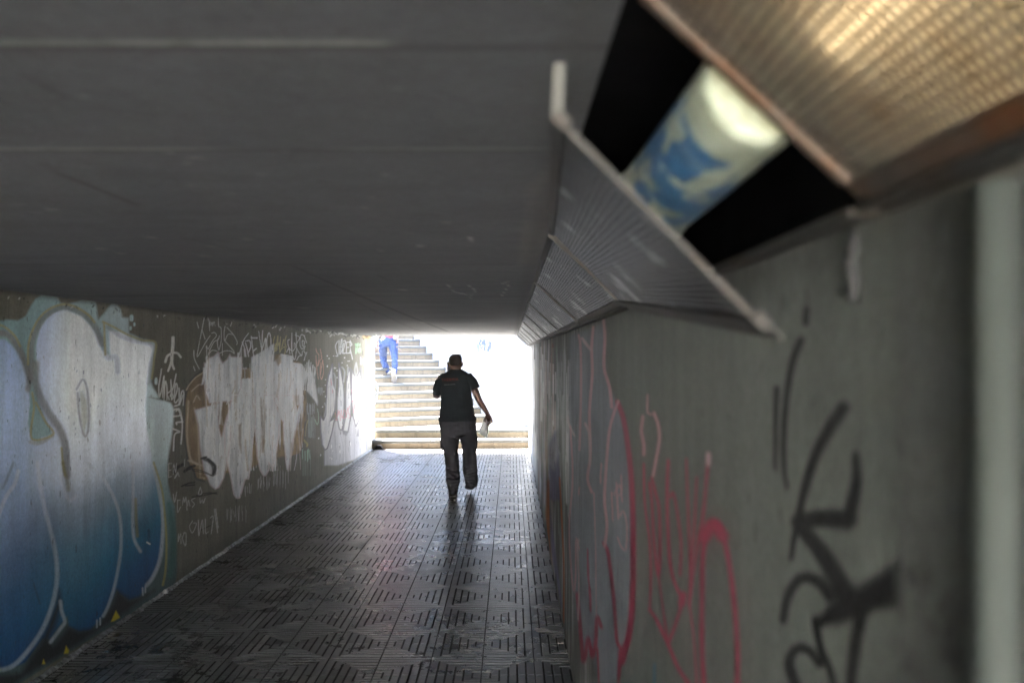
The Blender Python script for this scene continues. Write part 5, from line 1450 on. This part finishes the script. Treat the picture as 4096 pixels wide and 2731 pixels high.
for s_ in (-1, 1):
    b.loft([(up_m(2.765, s_ * .076, .10), .006, .012), (up_m(2.80, s_ * .08, .095), .009, .018), (up_m(2.825, s_ * .078, .10), .006, .012)], 10)
# left arm hangs beside the hip, right arm forward at the belt
lw_ = pw(690, 330, 21.15)
b.loft([(up_m(2.57, -.17, .04), .05, .05), (up_m(2.36, -.235, .0), .044, .046), (up_m(2.24, -.255, -.02), .040, .042), (lw_ + Vector((0.0, .0, .10)), .034, .034), (lw_, .026, .027)], 14)
hand(b, tuple(lw_), (0.15, 0.1, -0.97), (0.5, 0.85, 0.0), 0.95, 0.45, (0.8, -0.2, 0.0))
rw_ = pw(1235, 205, 21.1)
b.loft([(up_m(2.57, .17, .04), .05, .05), (up_m(2.37, .215, .0), .044, .046), (up_m(2.24, .215, -.02), .040, .042), (rw_ + Vector((0, 0, .08)), .033, .033), (rw_, .026, .027)], 14)
hand(b, tuple(rw_), (-0.05, 0.25, -0.96), (-0.5, 0.85, 0.0), 0.95, 0.5, (-0.8, -0.2, 0.0))
b.loft([RW(870, 420, 90, .09), RW(868, 640, 55, .055, 21.37), RW(868, 705, 48, .05, 21.375), RW(890, 830, 46, .048, 21.335), RW(918, 920, 44, .046, 21.305), RW(985, 1080, 42, .045, 21.28)], 14)
b.loft([RW(1135, 420, 90, .09), RW(1165, 660, 64, .065, 21.12), RW(1170, 900, 50, .05, 20.98), RW(1163, 1130, 40, .042, 20.86), RW(1160, 1200, 40, .045, 20.85)], 14)
shift(b, wl)
fuse(b, 'body', skin_m, wk, 0.0075, 3)
h = MB().loft([(up_m(2.80, 0, .085), .074, .09), (up_m(2.84, 0, .09), .081, .10), (up_m(2.895, 0, .095), .070, .088), (up_m(2.932, 0, .1), .03, .04)], 18)
shift(h, wl).build('hair', hair_m, wk, True)
red_m = cloth('red_cotton', (0.22, 0.02, 0.03), 0.2)
t = MB()
t.loft([RW(1010, 215, 175, .135), RW(1010, 150, 185, .14), (up_m(2.25), .175, .13), (up_m(2.42, 0, .03), .185, .135), (up_m(2.56, 0, .05), .19, .115), (up_m(2.625, 0, .06), .12, .085), (up_m(2.655, 0, .065), .07, .068)], 20)
t.loft([(up_m(2.58, -.15, .045), .075, .07), (up_m(2.46, -.21, .02), .066, .066), (up_m(2.36, -.24, .0), .060, .060)], 16)
t.loft([(up_m(2.58, .15, .045), .075, .07), (up_m(2.46, .20, .02), .066, .066), (up_m(2.36, .222, .0), .060, .060)], 16)
shift(t, wl)
fuse(t, 't_shirt', red_m, wk, 0.009, 3, fold(0.006, 5, 9))
m, n, bs, L = mat_base('dusty_blue_workwear')
tt = noise_tex(n, L, 5.5, 5, 0.7); tf = noise_tex(n, L, 26, 4, 0.7)
k = ramp(n, L, tt.outputs[0], [(0.58, 0.0), (0.74, 0.6)])
bl = ramp(n, L, tf.outputs[0], [(0.3, (0.009, 0.019, 0.056)), (0.7, (0.014, 0.026, 0.076))])
x = mixc(n, L, bl.outputs[0], (0.055, 0.07, 0.12), k.outputs[0])
L(x.outputs[0], bs.inputs['Base Color']); bs.inputs['Roughness'].default_value = 0.9
t = MB()
t.loft([RW(1008, 182, 182, .135), RW(1008, 215, 190, .14), RW(1005, 280, 232, .145), RW(1003, 340, 250, .15), RW(1003, 400, 252, .14), RW(1003, 440, 240, .12)], 24)
t.loft([RW(875, 380, 122, .13, 21.22), RW(862, 450, 116, .12, 21.25), RW(866, 560, 108, .105, 21.32), RW(870, 640, 103, .098, 21.38), RW(868, 705, 88, .09, 21.38), RW(885, 830, 88, .085, 21.34), RW(925, 940, 84, .080, 21.30), RW(970, 1030, 82, .078, 21.28), RW(978, 1100, 74, .075, 21.27), RW(980, 1118, 70, .072, 21.27)], 22)
t.loft([RW(1130, 380, 124, .13, 21.18), RW(1135, 450, 120, .12, 21.15), RW(1152, 560, 102, .105, 21.12), RW(1166, 660, 92, .096, 21.10), RW(1170, 730, 88, .09, 21.06), RW(1172, 850, 82, .083, 21.0), RW(1172, 970, 78, .078, 20.94), RW(1167, 1080, 68, .072, 20.90), RW(1163, 1140, 66, .07, 20.88), RW(1163, 1158, 64, .068, 20.88)], 22)
shift(t, wl)
fuse(t, 'trousers', m, wk, 0.008, 3, fold(0.008, 7, 12, 0.5, 1.3, 0.3))
ws_m = simple('dusty_grey_boot', (0.34, 0.33, 0.31), 0.8, 0, 0.4, 25)
wso = simple('dark_ribbed_sole', (0.13, 0.12, 0.115), 0.8, 0, 0.5, 60)
hl = pw(1020, 1178, 21.24); hl.z = 8 * RISE + 0.004
pair(tuple(hl), (-0.78, 0.55, 0.0), (0, 0, 1), wl, ws_m, wso, wk, 0.285, 0.105)
toe = pw(1158, 1380, 20.92); toe.z = 7 * RISE + 0.010
up_d = Vector((0.03, 0.50, -0.86)).normalized()
pair(tuple(toe - up_d * 0.285), tuple(up_d), (0.0, 0.86, 0.5), wl, ws_m, wso, wk, 0.285, 0.112)
# tools hanging from the belt
bt = MB()
bl_ = pw(1190, 215, 21.02)
bt.loft([(pw(1185, 165, 21.0), .040, .022), (pw(1185, 215, 20.99), .045, .025), (pw(1188, 255, 20.99), .034, .02)], 14)
leather = simple('worn_grey_leather', (0.10, 0.09, 0.085), 0.7, 0, 0.4, 20)
o = shift(bt, bl_).build('tool_pouch', leather, None, True)
o.location = bl_
tag(o, 'worn grey tool pouch on the belt of the worker on the stairs', 'tool pouch')
rod_m = simple('dark_steel_tool', (0.10, 0.075, 0.075), 0.4, 0.5, 0.3)
for pts, lab, rr in (((pw(1200, 190, 21.01), pw(1250, 300, 20.97), pw(1308, 425, 20.94)), 'longer dark tool hanging from the pouch of the worker on the stairs', .010), ((pw(1225, 440, 21.02), pw(1280, 500, 20.97), pw(1345, 553, 20.94)), 'shorter dark tool sticking out low from the leg pocket of the climbing worker', .008)):
    tb2 = MB().tube([tuple(p) for p in pts], rr, 8, rr * 0.8)
    tb2.ball(tuple(pts[0]), rr * 1.9, rr * 1.9, rr * 1.9)
    o = shift(tb2, pts[0]).build('hand_tool', rod_m, None, True)
    o.location = pts[0]
    tag(o, lab, 'tool')
